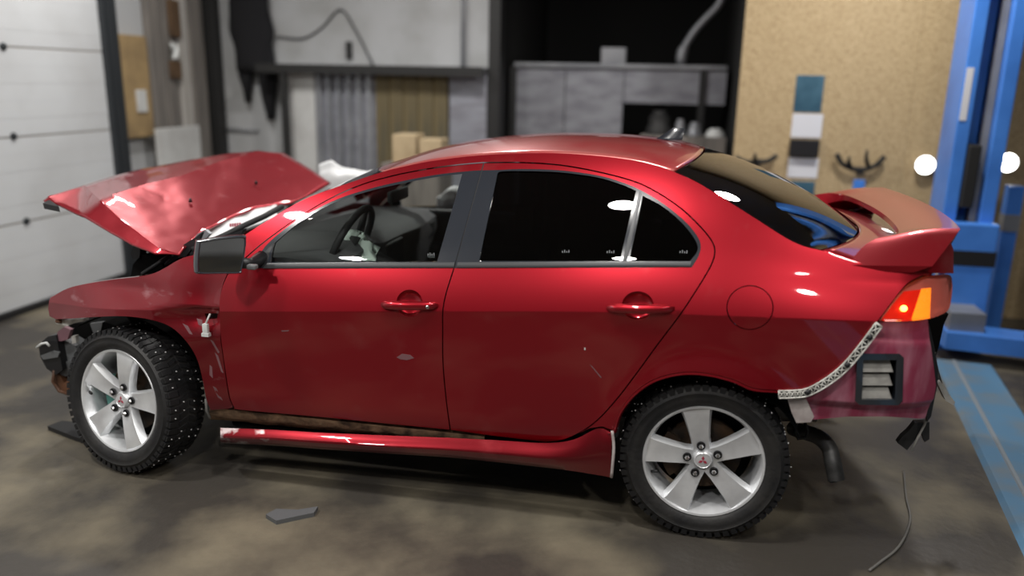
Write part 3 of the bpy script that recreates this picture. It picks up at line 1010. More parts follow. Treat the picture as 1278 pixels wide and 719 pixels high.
def surf_strip(name, pxa, pxb, m, parent, off, th=0.01):
    """raised strip between two traced lines"""
    a = [L(u, v, off) for u, v in pxa]
    b = [L(u, v, off) for u, v in pxb]
    mb = MB()
    rows = [[(p[0], p[1] + th, p[2]), tuple(p), tuple((np.array(p) * .5 + np.array(q) * .5) - np.array([0, th * .3, 0])), tuple(q), (q[0], q[1] + th, q[2])] for p, q in zip(a, b)]
    mb.grid(rows)
    return mb.build(name, m, parent, True, 40)


def dense(p, q, n):
    return [(p[0] + (q[0] - p[0]) * i / n, p[1] + (q[1] - p[1]) * i / n) for i in range(n + 1)]


surf_strip('belt_moulding', dense((333, 328.5), (567.5, 327.5), 8), dense((328, 335), (566.5, 334), 8), 'trim_grey', fd, -0.005, 0.012)
surf_strip('belt_moulding', dense((571, 327.5), (863, 326.5), 8), dense((570, 334.2), (861, 333), 8), 'trim_grey', rd, -0.005, 0.012)
surf_strip('gap_dark_strip', dense((602.0, 203.5), (565.0, 334), 10), dense((605.5, 203.5), (569.5, 334), 10), 'black_rubber', rd, 0.0035, 0.012)  # black strip added in the door gap to keep it dark
surf_strip('pillar_bar', dense((796.5, 237), (774, 327), 6), dense((803, 243), (785, 327), 6), 'trim_grey', rd, 0.000, 0.012)
# sail piece of the mirror
surf_strip('mirror_sail', [(318, 333), (324, 320), (334, 309), (343, 300)], [(338, 333), (339, 320), (341, 310), (344, 301)], 'black_plastic', fd, 0.000, 0.012)


def bowl(c, rx, ry, parent):
    mb = MB()
    rows = []
    for i in range(7):
        t = i / 6
        s = math.cos(t * math.pi / 2 * 0.93)
        dp = 0.03 * math.sin(t * math.pi / 2)
        row = []
        for (u, v) in ell(c[0], c[1], rx * 1.03, ry * 1.03, 28):
            p = L(c[0] + (u - c[0]) * s, c[1] + (v - c[1]) * s)
            row.append((p[0], p[1] + dp + 0.001, p[2]))
        rows.append(row)
    mb.grid(rows, True)
    mb.f.append(tuple(6 * 28 + k for k in range(28)))
    return mb.build('handle_recess', 'paint_red', parent, True)


def handle(u0, u1, v, parent, c, rx, ry, lock):
    bowl(c, rx, ry, parent)
    a, b = L(u0, v), L(u1, v + 1)
    n = 14
    rows = []
    for i in range(n + 1):
        t = i / n
        p = a + (b - a) * t
        e = math.sin(math.pi * min(max(t, 0.0), 1.0)) ** 0.35 if 0 < t < 1 else 0.0
        e = max(e, 0.12)
        y0 = float(SY(p[0], p[2]))
        hh, dd = 0.018 * (0.62 + 0.38 * e) * (1 if 0 < i < n else 0.55), 0.034 * e
        rows.append([(p[0], y0 - dd * 0.45 - math.sin(k) * dd * .5 - 0.004, p[2] + math.cos(k) * hh) for k in [2 * math.pi * j / 12 for j in range(12)]])
    mb = MB().grid(rows, True)
    mb.f.append(tuple(range(12)))
    mb.f.append(tuple(n * 12 + k for k in range(12)))
    h = mb.build('door_handle', 'paint_red', parent, True, 60)
    if lock:
        p = a + (b - a) * 0.86
        M = Matrix.Translation((p[0], float(SY(p[0], p[2])) - 0.036, p[2]))
        MB().lathe([(0, -0.003), (0.007, -0.002), (0.008, 0.002)], 14, M).build('lock_cylinder', 'chrome', parent, True)


handle(476, 547, 379.5, fd, (511, 378.5), 16.5, 17, True)
handle(757, 842, 383.5, rd, (796, 381.5), 20, 18, False)
# small etched marks on the panes
for (u, v, par) in ((538, 318, fd), (706, 314.5, rd), (762, 315, rd), (853, 315, rd)):
    b = MB()
    p = L(u, v, 0.006)
    for k in range(4):
        dx = (k - 1.5) * 0.008
        b.box((p[0] + dx - 0.0012, p[1] - 0.0012, p[2] - 0.008), (p[0] + dx + 0.0012, p[1] - 0.0004, p[2] + 0.004 + 0.004 * (k % 2)))
    b.box((p[0] - 0.014, p[1] - 0.0012, p[2] - 0.0105), (p[0] + 0.014, p[1] - 0.0004, p[2] - 0.0085))
    b.build('etched_mark', 'etch', par)

# ---- body side with pillars and rear quarter
DITCH = spl([(440, 226), (470, 216), (500, 208), (540, 200), (600, 193), (676, 190), (738, 193), (790, 199), (820, 206), (842, 214)], 4)
RGL = spl([(842, 214), (871, 227), (910, 251), (948, 275), (980, 295.5), (1002, 306), (1026, 312)], 4)
DECK = spl([(1026, 312), (1055, 323), (1085, 330), (1130, 336), (1160, 341)], 4)
LIGHT_L = spl([(1160, 341), (1150, 345), (1132, 355), (1114, 377), (1096, 401)], 4)
BRK = spl([(1096, 401), (1072, 434), (1050, 459), (1028, 476), (1005, 486), (973, 488)], 4)
ARCH = spl([(973, 488), (940, 485), (915, 474.5), (882, 466.5), (850, 465.5), (817, 474), (792, 491), (774, 514), (765, 538)], 5)
APIL = spl([(283.5, 335), (285, 318), (290, 307), (305, 293), (340, 271), (380, 248), (414, 235), (440, 226)], 4)
side_px = APIL[:-1] + DITCH[:-1] + RGL[:-1] + DECK[:-1] + LIGHT_L[:-1] + BRK[:-1] + ARCH[:-1] + [(765, 538), (752, 533), (737, 535), (722, 541)]
dr = [p for p in DR_TOP]
i0 = min(range(len(dr)), key=lambda i: abs(dr[i][0] - 722) + abs(dr[i][1] - 541))
side_px += dr[:i0][::-1][:-1] + DF_TOP[:-1]
FUEL = ell(936, 384, 29.5, 28, 40)
bs_near, bs_far = panel('body_side', side_px, 'paint_red', car, [FUEL], step=0.02)
poly = inset(outline(FUEL), 0.0036)
surf_mesh(poly, [], 0.0005, 0.02, 0.02).build('fuel_flap', 'paint_red', bs_near, fix=False)
# folded wheel-arch lip
mb = MB()
rows = []
for (u, v) in spl([(973, 489), (940, 486), (915, 475.5), (882, 467.5), (850, 466.5), (817, 475), (792, 492), (774, 515), (765.5, 540)], 5):
    p = L(u, v)
    c = np.array([XR, 0, 0.31])
    r = p - c
    r[1] = 0
    r = r / np.linalg.norm(r)
    rows.append([tuple(p + r * .004 + np.array([0, -.002, 0])), tuple(p - r * .004 + np.array([0, -.004, 0])), tuple(p - r * .012 + np.array([0, 0.01, 0])), tuple(p - r * .012 + np.array([0, 0.05, 0]))])
mb.grid(rows)
mb.build('arch_lip', 'paint_red', bs_near, True, 50)

# ---- front fender
FTOP = spl([(62, 371), (85, 359), (110, 353), (140, 348.5), (172, 345), (190, 341), (205, 334), (222, 324), (236, 319), (258, 317), (285, 318)], 4)
FARCH = spl([(262, 513), (257, 500), (252, 470), (245, 446), (232, 426), (213, 410), (188, 400), (155, 395.5), (125, 396), (95, 398), (70, 399)], 4)
fender_px = FTOP[:-1] + [(285, 318), (283.5, 335)] + DF_FRONT[:-1] + [(291, 509), (285, 511)] + FARCH[:-1] + [(70, 399), (62, 395), (59.5, 385)]


def SYF(x, z):
    """fender skin: body side with dents of the crash"""
    x = np.asarray(x, float)
    z = np.asarray(z, float)
    y = SY(x, z)
    zc = lin(x, ZC_T)
    y = y + 0.020 * np.exp(-((x - 0.50) / 0.10) ** 2 - ((z - zc - 0.055) / 0.09) ** 2)
    y = y + 0.014 * np.exp(-((x - 0.10) / 0.18) ** 2 - ((z - 0.82) / 0.04) ** 2)
    y = y + 0.030 * np.exp(-((z - zc + 0.03) / 0.05) ** 2) * np.clip((x - 0.25) / 0.2, 0, 1) * np.where(z < zc, 1, np.exp(-((z - zc) / 0.01) ** 2))
    y = y + 0.006 * np.sin(9 * x + 3 * z) * np.sin(11 * z + 2)
    return y


SLOT = [(249, 394.5), (266, 394), (265.5, 400.5), (252, 401.5)]
fe, fe2 = panel('front_fender', fender_px, 'paint_fender', car, [SLOT], step=0.016, fn=SYF, far=True)
p = L(257, 409, -0.004)
b = MB()
b.bbox((p[0] - 0.012, p[1] - 0.010, p[2] - 0.030), (p[0] + 0.012, p[1] + 0.006, p[2] + 0.018), 0.003)
b.box((p[0] - 0.016, p[1] - 0.012, p[2] - 0.036), (p[0] + 0.016, p[1] + 0.008, p[2] - 0.022))
b.tube([(p[0], p[1], p[2] + 0.015), (p[0] + 0.012, p[1] - 0.004, p[2] + 0.035), (p[0] + 0.004, p[1] + 0.03, p[2] + 0.05)], 0.004, 6)
o = b.build('lamp_connector', 'white_plastic', fe, True, 30)

def chip(name, px, m_, parent, off=-0.0008):
    P_ = [L(u, v, 0.0) for u, v in px]
    fn_ = SYF if parent is fe else SY
    q_ = [(a[0], float(fn_(a[0], a[2])) + off, a[2]) for a in P_]
    MB().prism(q_, (0, 0.0006, 0)).build(name, m_, parent)


chip('paint_chip', [(495, 446), (502, 441.5), (512, 443), (517, 447), (508, 449.5), (500, 448.5)], 'chip_grey', fd)
chip('paint_chip', [(351, 412.5), (361, 412), (360, 413.5), (352, 414)], 'chip_grey', fd)
chip('paint_scratch', [(736, 455), (739, 457), (751, 471), (750, 472)], 'chip_grey', rd)
chip('paint_chip', [(729, 434), (731, 434), (731, 437), (729, 437)], 'primer_white', rd)
for q in ([(262, 424), (266, 426), (274, 440), (272, 441)], [(268, 440), (272, 444), (279, 466), (276, 464)], [(266, 482), (270, 484), (278, 500), (272, 496)], [(225, 405), (232, 408), (240, 418), (236, 417)],
          [(272, 386), (276, 388), (272, 391)], [(240, 400), (247, 402), (250, 409), (244, 407)], [(262, 455), (265, 458), (266, 472), (262, 468)]):
    chip('paint_scrape', q, 'chip_grey', fe)

# ---- roof, screens, boot lid (lofted across the car)
def mirror_y(p):
    return np.array([p[0], CW - p[1], p[2]])


def cross_loft(name, edge, centre, m, parent, n=24, pw=2.0, smooth=True, th=None):
    rows = []
    for a, c in zip(edge, centre):
        a, c = np.array(a, float), np.array(c, float)
        b2 = mirror_y(a)
        mid = (a + b2) / 2
        row = []
        for k in range(n + 1):
            t = 2 * k / n - 1
            w_ = 1 - abs(t) ** pw
            p = a + (b2 - a) * k / n
            row.append(tuple(p + (c - mid) * w_))
        rows.append(row)
    mb = MB().grid(rows)
    o = mb.build(name, m, parent, smooth)
    if th:
        md = o.modifiers.new('thickness', 'SOLIDIFY')
        md.thickness = th
        md.offset = -1
    return o


SIL_T = [(.80, 1.215), (.961, 1.292), (1.124, 1.357), (1.283, 1.405), (1.438, 1.436), (1.614, 1.460), (1.841, 1.476), (2.063, 1.478), (2.249, 1.468), (2.358, 1.456), (2.47, 1.428)]
edge = [L(u, v) for u, v in spl([(478, 214.5), (500, 208.5), (540, 200.5), (600, 193.5), (676, 190.5), (738, 193.5), (790, 199.5), (820, 206.5), (841, 213)], 4)]
x0e, x1e = edge[0][0], edge[-1][0]
cen = []
for e in edge:
    t = (e[0] - x0e) / (x1e - x0e)
    xc = e[0] - 0.15 * (1 - t) ** 1.5 + 0.115 * t ** 2.5
    cen.append((xc, CW / 2, float(lin(xc, SIL_T))))
roof = cross_loft('roof', edge, cen, 'paint_roof', car, pw=2.3, th=0.012)
roof_front = (edge[0], cen[0])
roof_back = (edge[-1], cen[-1])
# rear screen
e2 = [L(u, v) for u, v in spl([(844, 214.5), (871, 227.5), (910, 251.5), (948, 275.5), (980, 296), (1002, 306.5), (1024, 311.5)], 4)]
ctop, cbot = np.array([roof_back[1][0] + .008, CW / 2, roof_back[1][2] - .002]), np.array([3.10, CW / 2, 1.150])
c2 = []
for i in range(len(e2)):
    t = i / (len(e2) - 1)
    c = ctop + (cbot - ctop) * t
    c[2] += 0.035 * math.sin(math.pi * t)
    c2.append(c)
rear_screen = cross_loft('rear_window', e2, c2, 'glass_rear', car, pw=2.3)
# windscreen
we = [L(u, v) for u, v in spl([(478, 214.5), (440, 227), (414, 236), (380, 249), (340, 272), (305, 294), (291, 306)], 4)]
w1 = np.array([0.43, CW / 2, 0.965])
w0 = np.array(roof_front[1])
wc = [w0 + (w1 - w0) * (i / (len(we) - 1)) + np.array([0, 0, 0.03 * math.sin(math.pi * i / (len(we) - 1))]) for i in range(len(we))]
cross_loft('windscreen', we, wc, 'glass_clear', car, pw=2.4)
# boot lid: deck and rear face
dk = [L(u, v) + np.array([0, 0.004, 0]) for u, v in spl([(1027, 312.5), (1055, 323.5), (1085, 330.5), (1130, 336.5), (1160, 341.5)], 4)]
dc = []
for i in range(len(dk)):
    t = i / (len(dk) - 1)
    dc.append((3.11 + 0.28 * t, CW / 2, 1.146 - 0.05 * t + 0.01 * math.sin(math.pi * t)))
boot = cross_loft('boot_lid', dk, dc, 'paint_red', car, pw=2.2, th=0.01)
la, lc = dk[-1], np.array(dc[-1])
re_ = [la, la + np.array([0.03, 0.06, -0.04]), la + np.array([0.05, 0.12, -0.16]), la + np.array([0.04, 0.14, -0.30])]
rc_ = [lc, lc + np.array([0.02, 0, -0.04]), lc + np.array([0.02, 0, -0.2]), lc + np.array([-0.01, 0, -0.34])]
cross_loft('boot_rear_face', re_, rc_, 'paint_red', boot, pw=2.2, th=0.01)
bc = surf_mesh(outline([(1128, 334.5), (1150, 328), (1172, 312), (1186, 300), (1190, 312), (1190, 341), (1176, 341.5), (1162, 340)]), [], 0.0, 0.015, 0.03, SY, False, crease=False).build('boot_corner', 'paint_red', boot, fix=False)
surf_mesh(outline([(1128, 334.5), (1150, 328), (1172, 312), (1186, 300), (1190, 312), (1190, 341), (1176, 341.5), (1162, 340)]), [], 0.0, 0.03, 0.03, SY, True, crease=False).build('boot_corner', 'paint_red', boot, fix=False)
# rear body panel under the lid
cross_loft('rear_panel', [la + np.array([0.0, 0.17, -0.30]), la + np.array([0.0, 0.17, -0.55])], [lc + np.array([-0.06, 0, -0.34]), lc + np.array([-0.06, 0, -0.58])], 'paint_raw', car, th=0.01)

# ---- boot spoiler: raised blade whose ends sweep forward to the deck
mb = MB()
rows = []
ys = list(np.linspace(0.10, CW - 0.10, 61))
for y in ys:
    a = abs(y - CW / 2) / (CW / 2 - 0.10)                 # 0 centre .. 1 end
    k = 1 / (1 + math.exp(-(a - 0.80) * 28))              # end pieces
    ro = max(0, (a - 0.80) / 0.20)
    xt = 3.315 + 0.09 * (1 - a ** 2) - 0.085 * ro
    xl = (xt - 0.19) * (1 - k) + (3.045 - 0.085 * ro) * k
    ztt = 1.228 - 0.110 * ro
    ztl = 1.190 * (1 - k) + (1.186 - 0.082 * ro) * k
    zbl = (ztl - 0.022) * (1 - k) + 1.082 * k
    zbt = (ztt - 0.030) * (1 - k) + 1.092 * k
    zbt = min(zbt, ztt - 0.008)
    top = []
    for i in range(9):
        s = i / 8
        zz = ztl + (ztt - ztl) * s ** 1.1 + 0.010 * math.sin(math.pi * s) * (1 - ro)
        top.append((xl + (xt - xl) * s, y, zz))
    xb = xt - 0.05 * k
    xl2 = xl - 0.055 * k * (1 - ro)
    bot = [((xt + xb) / 2 - 0.003, y, (ztt + zbt) / 2)] + [(xl2 + (xb - xl2) * s, y, zbl + (zbt - zbl) * s) for s in (0.97, 0.7, 0.4, 0.0)]
    rows.append(top + bot)
mb.grid(rows, True)
nc = len(rows[0])
mb.f.append(tuple(range(nc)))
mb.f.append(tuple((len(rows) - 1) * nc + i for i in range(nc)))
spo = mb.build('boot_spoiler', 'paint_red', car, True, 42)
for i in range(7):
    y = 0.52 + i * 0.02
    xt = 3.315 + 0.09 * (1 - ((y - .86) / .76) ** 2)
    MB().box((xt - 0.001, y, 1.205), (xt + 0.004, y + 0.012, 1.222)).build('lamp_segment', 'black_plastic', spo)

# ---- tail lamp
TL = spl([(1097, 400.5), (1114, 377.5), (1132, 356), (1152, 346), (1168, 343.5), (1184, 343), (1188, 347)], 4)[:-1] + spl([(1188, 347), (1188.5, 362), (1185, 384), (1177, 391.5), (1160, 397.5), (1130, 401), (1097, 401)], 4)[:-1]


def SYL(x, z):
    return SY(x, z) + 0.0


def lamp_panel(name, px, off, m, parent, flange=0.02, mir=False):
    return surf_mesh(outline(px, off), [], off, 0.012, flange, SY, mir, crease=False).build(name, m, parent, fix=False)


tl = lamp_panel('tail_lamp', TL, 0.030, 'lamp_smoke', car)
lamp_panel('tail_lamp', TL, 0.030, 'lamp_smoke', car, mir=True)
lamp_panel('brake_reflector', [(1101, 398), (1117, 377), (1128, 364), (1152, 361), (1142, 398)], 0.026, 'lamp_red', tl, 0.004)
lamp_panel('amber_reflector', [(1150, 361), (1162, 359.5), (1160.5, 395), (1138, 397.5)], 0.024, 'lamp_amber', tl, 0.004)
p = L(1128, 385, 0.018)
bm = bmesh.new()
bmesh.ops.create_icosphere(bm, subdivisions=2, radius=0.011, matrix=Matrix.Translation(p))
mb = MB().add([tuple(v.co) for v in bm.verts], [tuple(v.index for v in f.verts) for f in bm.faces])
bm.free()
mb.build('bulb', 'lamp_bulb', tl, True)
lens = surf_mesh(outline(TL, -0.001), [], -0.001, 0.012, 0.03, SY, False, crease=False).build('outer_lens', 'lens_red', tl, fix=False)

# ---- raw lower corner once covered by the bumper
def SYR(x, z):
    x = np.asarray(x, float)
    z = np.asarray(z, float)
    y = SY(x, z) + 0.035
    y = y + 0.03 * np.clip((0.600 - z) / 0.02, 0, 1) * np.where(x > 2.9, 1, 1)
    y = y - 0.012 * np.clip((0.86 - z) / 0.02, 0, 1) * np.clip((x - 3.02) / 0.03, 0, 1) * np.clip((z - 0.60) / 0.02, 0, 1)
    y = y + 0.05 * np.clip((0.52 - z) / 0.03, 0, 1) * np.clip((x - 2.93) / .03, 0, 1)
    return y


RAW = [(1003, 517), (1000, 498), (1010, 488), (1032, 474), (1055, 455), (1078, 428), (1098, 402), (1120, 402), (1158, 399), (1160, 425), (1164, 455), (1167, 480), (1163, 505), (1158, 527), (1110, 524), (1060, 524), (1016, 528)]
VENT = [(1071, 447), (1075, 442.5), (1122, 442.5), (1127, 447), (1125.5, 500), (1121, 505), (1073, 504.5), (1068.5, 500)]
raw = surf_mesh(outline(RAW, 0.035), [outline(VENT, 0.035)], 0.0, 0.012, 0.02, SYR, False, crease=False).build('rear_corner', 'paint_raw', car, fix=False)
surf_mesh(outline(RAW, 0.035), [], 0.0, 0.03, 0.02, SYR, True, crease=False).build('rear_corner', 'paint_raw', car, fix=False)
VIN = [(1077.5, 449.5), (1119, 449.5), (1117, 499), (1075.5, 499)]
surf_mesh(inset(outline(VENT, 0.022), -0.003), [outline(VIN, 0.022)], 0.022, 0.02, 0.05, SY, False, crease=False).build('vent_frame', 'gloss_black', raw, fix=False)
for k in range(3):
    v0, v1 = 449.5 + 16.6 * k, 464.5 + 16.6 * k
    pa, pb, pc, pd = L(1075, v0, 0.050), L(1110 - k, v0, 0.050), L(1115 - k, v1, 0.034), L(1074, v1, 0.034)
    MB().prism([tuple(q) for q in (pa, pb, pc, pd)], (0, 0.004, 0)).build('louver_flap', 'louver', raw)
P4 = [L(u, v, 0.075) for u, v in ((1073, 446), (1123, 446), (1123, 502), (1071, 502))]
MB().prism([tuple(q) for q in P4], (0, 0.01, 0)).build('vent_back', 'void_black', raw)
# pale bare corner plate at the arch
q = [L(u, v, 0.025) for u, v in ((983, 499), (1006, 498), (1016, 520), (1012, 527), (994, 528), (988, 515))]
MB().prism([tuple(x) for x in q], (0, 0.05, 0)).build('arch_plate', 'primer_white', raw)

# white lattice bumper bracket
mb = MB()
path = spl([(972, 492.5), (990, 492), (1008, 489.5), (1030, 478), (1052, 461), (1074, 436), (1097, 405.5)], 8)


def side_pt(i, o_):
    a, b_ = path[max(i - 1, 0)], path[min(i + 1, len(path) - 1)]
    tx, ty = b_[0] - a[0], b_[1] - a[1]
    l = math.hypot(tx, ty)
    return L(path[i][0] - ty / l * o_, path[i][1] + tx / l * o_, -0.006)


n = len(path)
up_, dn_ = [side_pt(i, -4.6) for i in range(n)], [side_pt(i, 4.6) for i in range(n)]
for s_ in (up_, dn_):
    mb.tube(s_, 0.0030, 6)
for i in range(0, n - 3, 3):
    mb.tube([up_[i], dn_[i + 3]], 0.0020, 5)
    mb.tube([dn_[i], up_[i + 3]], 0.0020, 5)
    mb.tube([up_[i], dn_[i]], 0.0022, 5)
mb.tube([up_[-1], dn_[-1]], 0.004, 5)
brk = mb.build('bumper_bracket', 'bracket_white', car, True)
brk['label'] = 'white plastic lattice bumper bracket'
mb = MB()
mb.grid([[tuple(a + np.array([0, .004, 0])), tuple(b_ + np.array([0, .004, 0]))] for a, b_ in zip(up_, dn_)])
mb.build('lattice_dark_back', 'black_plastic', brk)  # black sheet added so the lattice holes look dark
for i in (16, 34, 44):
    p = (up_[i] + dn_[i]) / 2
    M = Matrix.Translation(p + np.array([0, -0.004, 0]))
    MB().lathe([(0, -0.004), (0.008, -0.003), (0.011, 0.003)], 12, M).build('clip', 'black_plastic', brk, True)

# ---- sill and hanging side skirt
mb = MB()
rows = []
for i in range(25):
    t = i / 24
    u = 262 + (605 - 262) * t
    vt = 509 + (545 - 509) * t ** 1.02
    vb = 523 + (556 - 523) * t
    a, b_ = L(u, vt, 0.012), L(u, vb, 0.02)
    j = 0.006 * noise.noise((u * .07, 0, 0))
    rows.append([(a[0], a[1] + .03, a[2] + .004), (a[0], a[1] + j, a[2]), ((a[0] + b_[0]) / 2, (a[1] + b_[1]) / 2 - .006 + j, (a[2] + b_[2]) / 2), (b_[0], b_[1], b_[2] + j), (b_[0], b_[1] + .08, b_[2] - .01)])
mb.grid(rows)
mb.build('sill', 'rusty_sill', car, True, 50)
sk_top = spl([(275, 534), (340, 536.5), (400, 540), (480, 543.5), (560, 546.5), (620, 549.5), (680, 553), (715, 549), (740, 537), (752, 533.5), (764, 538)], 5)
sk_bot = spl([(275, 553), (340, 556), (400, 560.5), (480, 566), (560, 571), (620, 577), (680, 583.5), (715, 588), (740, 592), (752, 594), (762, 596)], 5)
mb = MB()
rows = []
ns = len(sk_top)
for i in range(ns):
    (u1, v1), (u2, v2) = sk_top[i], sk_bot[i]
    row = []
    t = i / (ns - 1)
    kk = max(0, (t - .62) / .38)
    prof = ((0.0, 0.045, True), (0.0, 0.030, True), (0.25, 0.018, False), (0.52, 0.0, False), (0.64, -0.003, False), (0.80, 0.006, False), (1.0, 0.024, False), (1.0, 0.09, True))
    for s, y, back_ in prof:
        u, v = u1 + (u2 - u1) * s, v1 + (v2 - v1) * s
        yy = y * (1 - kk) + (y * .5 + 0.004 + (0.02 if s < .1 else 0)) * kk if not back_ or s == 0 else y
        p = bk(u, v, 1, yy)
        row.append(tuple(p))
    rows.append(row)
mb.grid(rows)
nc = len(rows[0])
mb.f.append(tuple(range(nc)))
mb.f.append(tuple((ns - 1) * nc + k for k in range(nc)))
skirt = mb.build('side_skirt', 'paint_skirt', car, True, 35)
# scraped paint on the front end of the skirt
m = MATS['paint_skirt']
nt = m.node_tree
bs = nt.nodes['Principled BSDF']
tc = nt.nodes.new('ShaderNodeTexCoord')
sx = nt.nodes.new('ShaderNodeSeparateXYZ')
nt.links.new(tc.outputs['Object'], sx.inputs[0])
mr = nt.nodes.new('ShaderNodeMapRange')
mr.inputs['From Min'].default_value = 0.55
mr.inputs['From Max'].default_value = 1.05
mr.inputs['To Min'].default_value = 0.22
mr.inputs['To Max'].default_value = -0.3
nt.links.new(sx.outputs['X'], mr.inputs['Value'])
nz = nt.nodes.new('ShaderNodeTexNoise')
nz.inputs['Scale'].default_value = 16
nz.inputs['Detail'].default_value = 8
nt.links.new(tc.outputs['Object'], nz.inputs['Vector'])
ad = nt.nodes.new('ShaderNodeMath')
ad.operation = 'ADD'
nt.links.new(mr.outputs[0], ad.inputs[0])
nt.links.new(nz.outputs['Fac'], ad.inputs[1])
cr = nt.nodes.new('ShaderNodeValToRGB')
cr.color_ramp.elements[0].position = 0.62
cr.color_ramp.elements[1].position = 0.75
nt.links.new(ad.outputs[0], cr.inputs[0])
mxn = nt.nodes.new('ShaderNodeMix')
mxn.data_type = 'RGBA'
src = bs.inputs['Base Color'].links[0].from_socket
nt.links.new(cr.outputs[0], mxn.inputs[0])
nt.links.new(src, mxn.inputs[6])
mxn.inputs[7].default_value = (0.62, 0.52, 0.52, 1)
nt.links.new(mxn.outputs[2], bs.inputs['Base Color'])
# pale seam sealer along the rear end of the skirt
mb = MB()
mb.tube([bk(u, v, 1, 0.0) for u, v in spl([(764, 538), (766, 560), (763, 596)], 5)], 0.006, 6)
mb.build('skirt_edge', 'primer_white', skirt, True)

# ---- underbody, wheel houses, engine bay filling
MB().bbox((0.5, 0.12, 0.20), (2.15, CW - 0.12, 0.34), 0.02).build('floor_pan', 'void_black', car)  # near-black box, also put in to block light under the car
MB().bbox((2.1, 0.42, 0.50), (3.16, CW - 0.42, 0.72), 0.03).build('rear_floor', 'void_black', car)
MB().bbox((-0.16, 0.42, 0.26), (0.5, CW - 0.42, 0.72), 0.03).build('engine_block', 'void_black', car)
MB().box((2.16, 0.16, 0.36), (2.18, CW - 0.16, 1.0)).build('rear_bulkhead', 'void_black', car)
for (cx, rr, zmax) in ((XF, 0.40, 0.36), (XR, 0.375, 0.36)):
    for s in (0, 1):
        mb = MB()
        rows = []
        for k in range(25):
            a = math.pi * (0.14 + (0.84 if cx > 1 else 0.56) * k / 24)
            x, z = cx + rr * math.cos(a), 0.30 + rr * 0.95 * math.sin(a)
            row = [(x, y, z) for y in (0.055 + (0.05 if cx < 1 else 0), 0.2, 0.40)] + [(cx + (x - cx) * .3, 0.41, 0.3 + (z - .3) * .3)]
            if s:
                row = [(x_, CW - y_, z_) for x_, y_, z_ in row]
            rows.append(row)
        mb.grid(rows)
        mb.build('wheel_house', 'void_black', car, True)

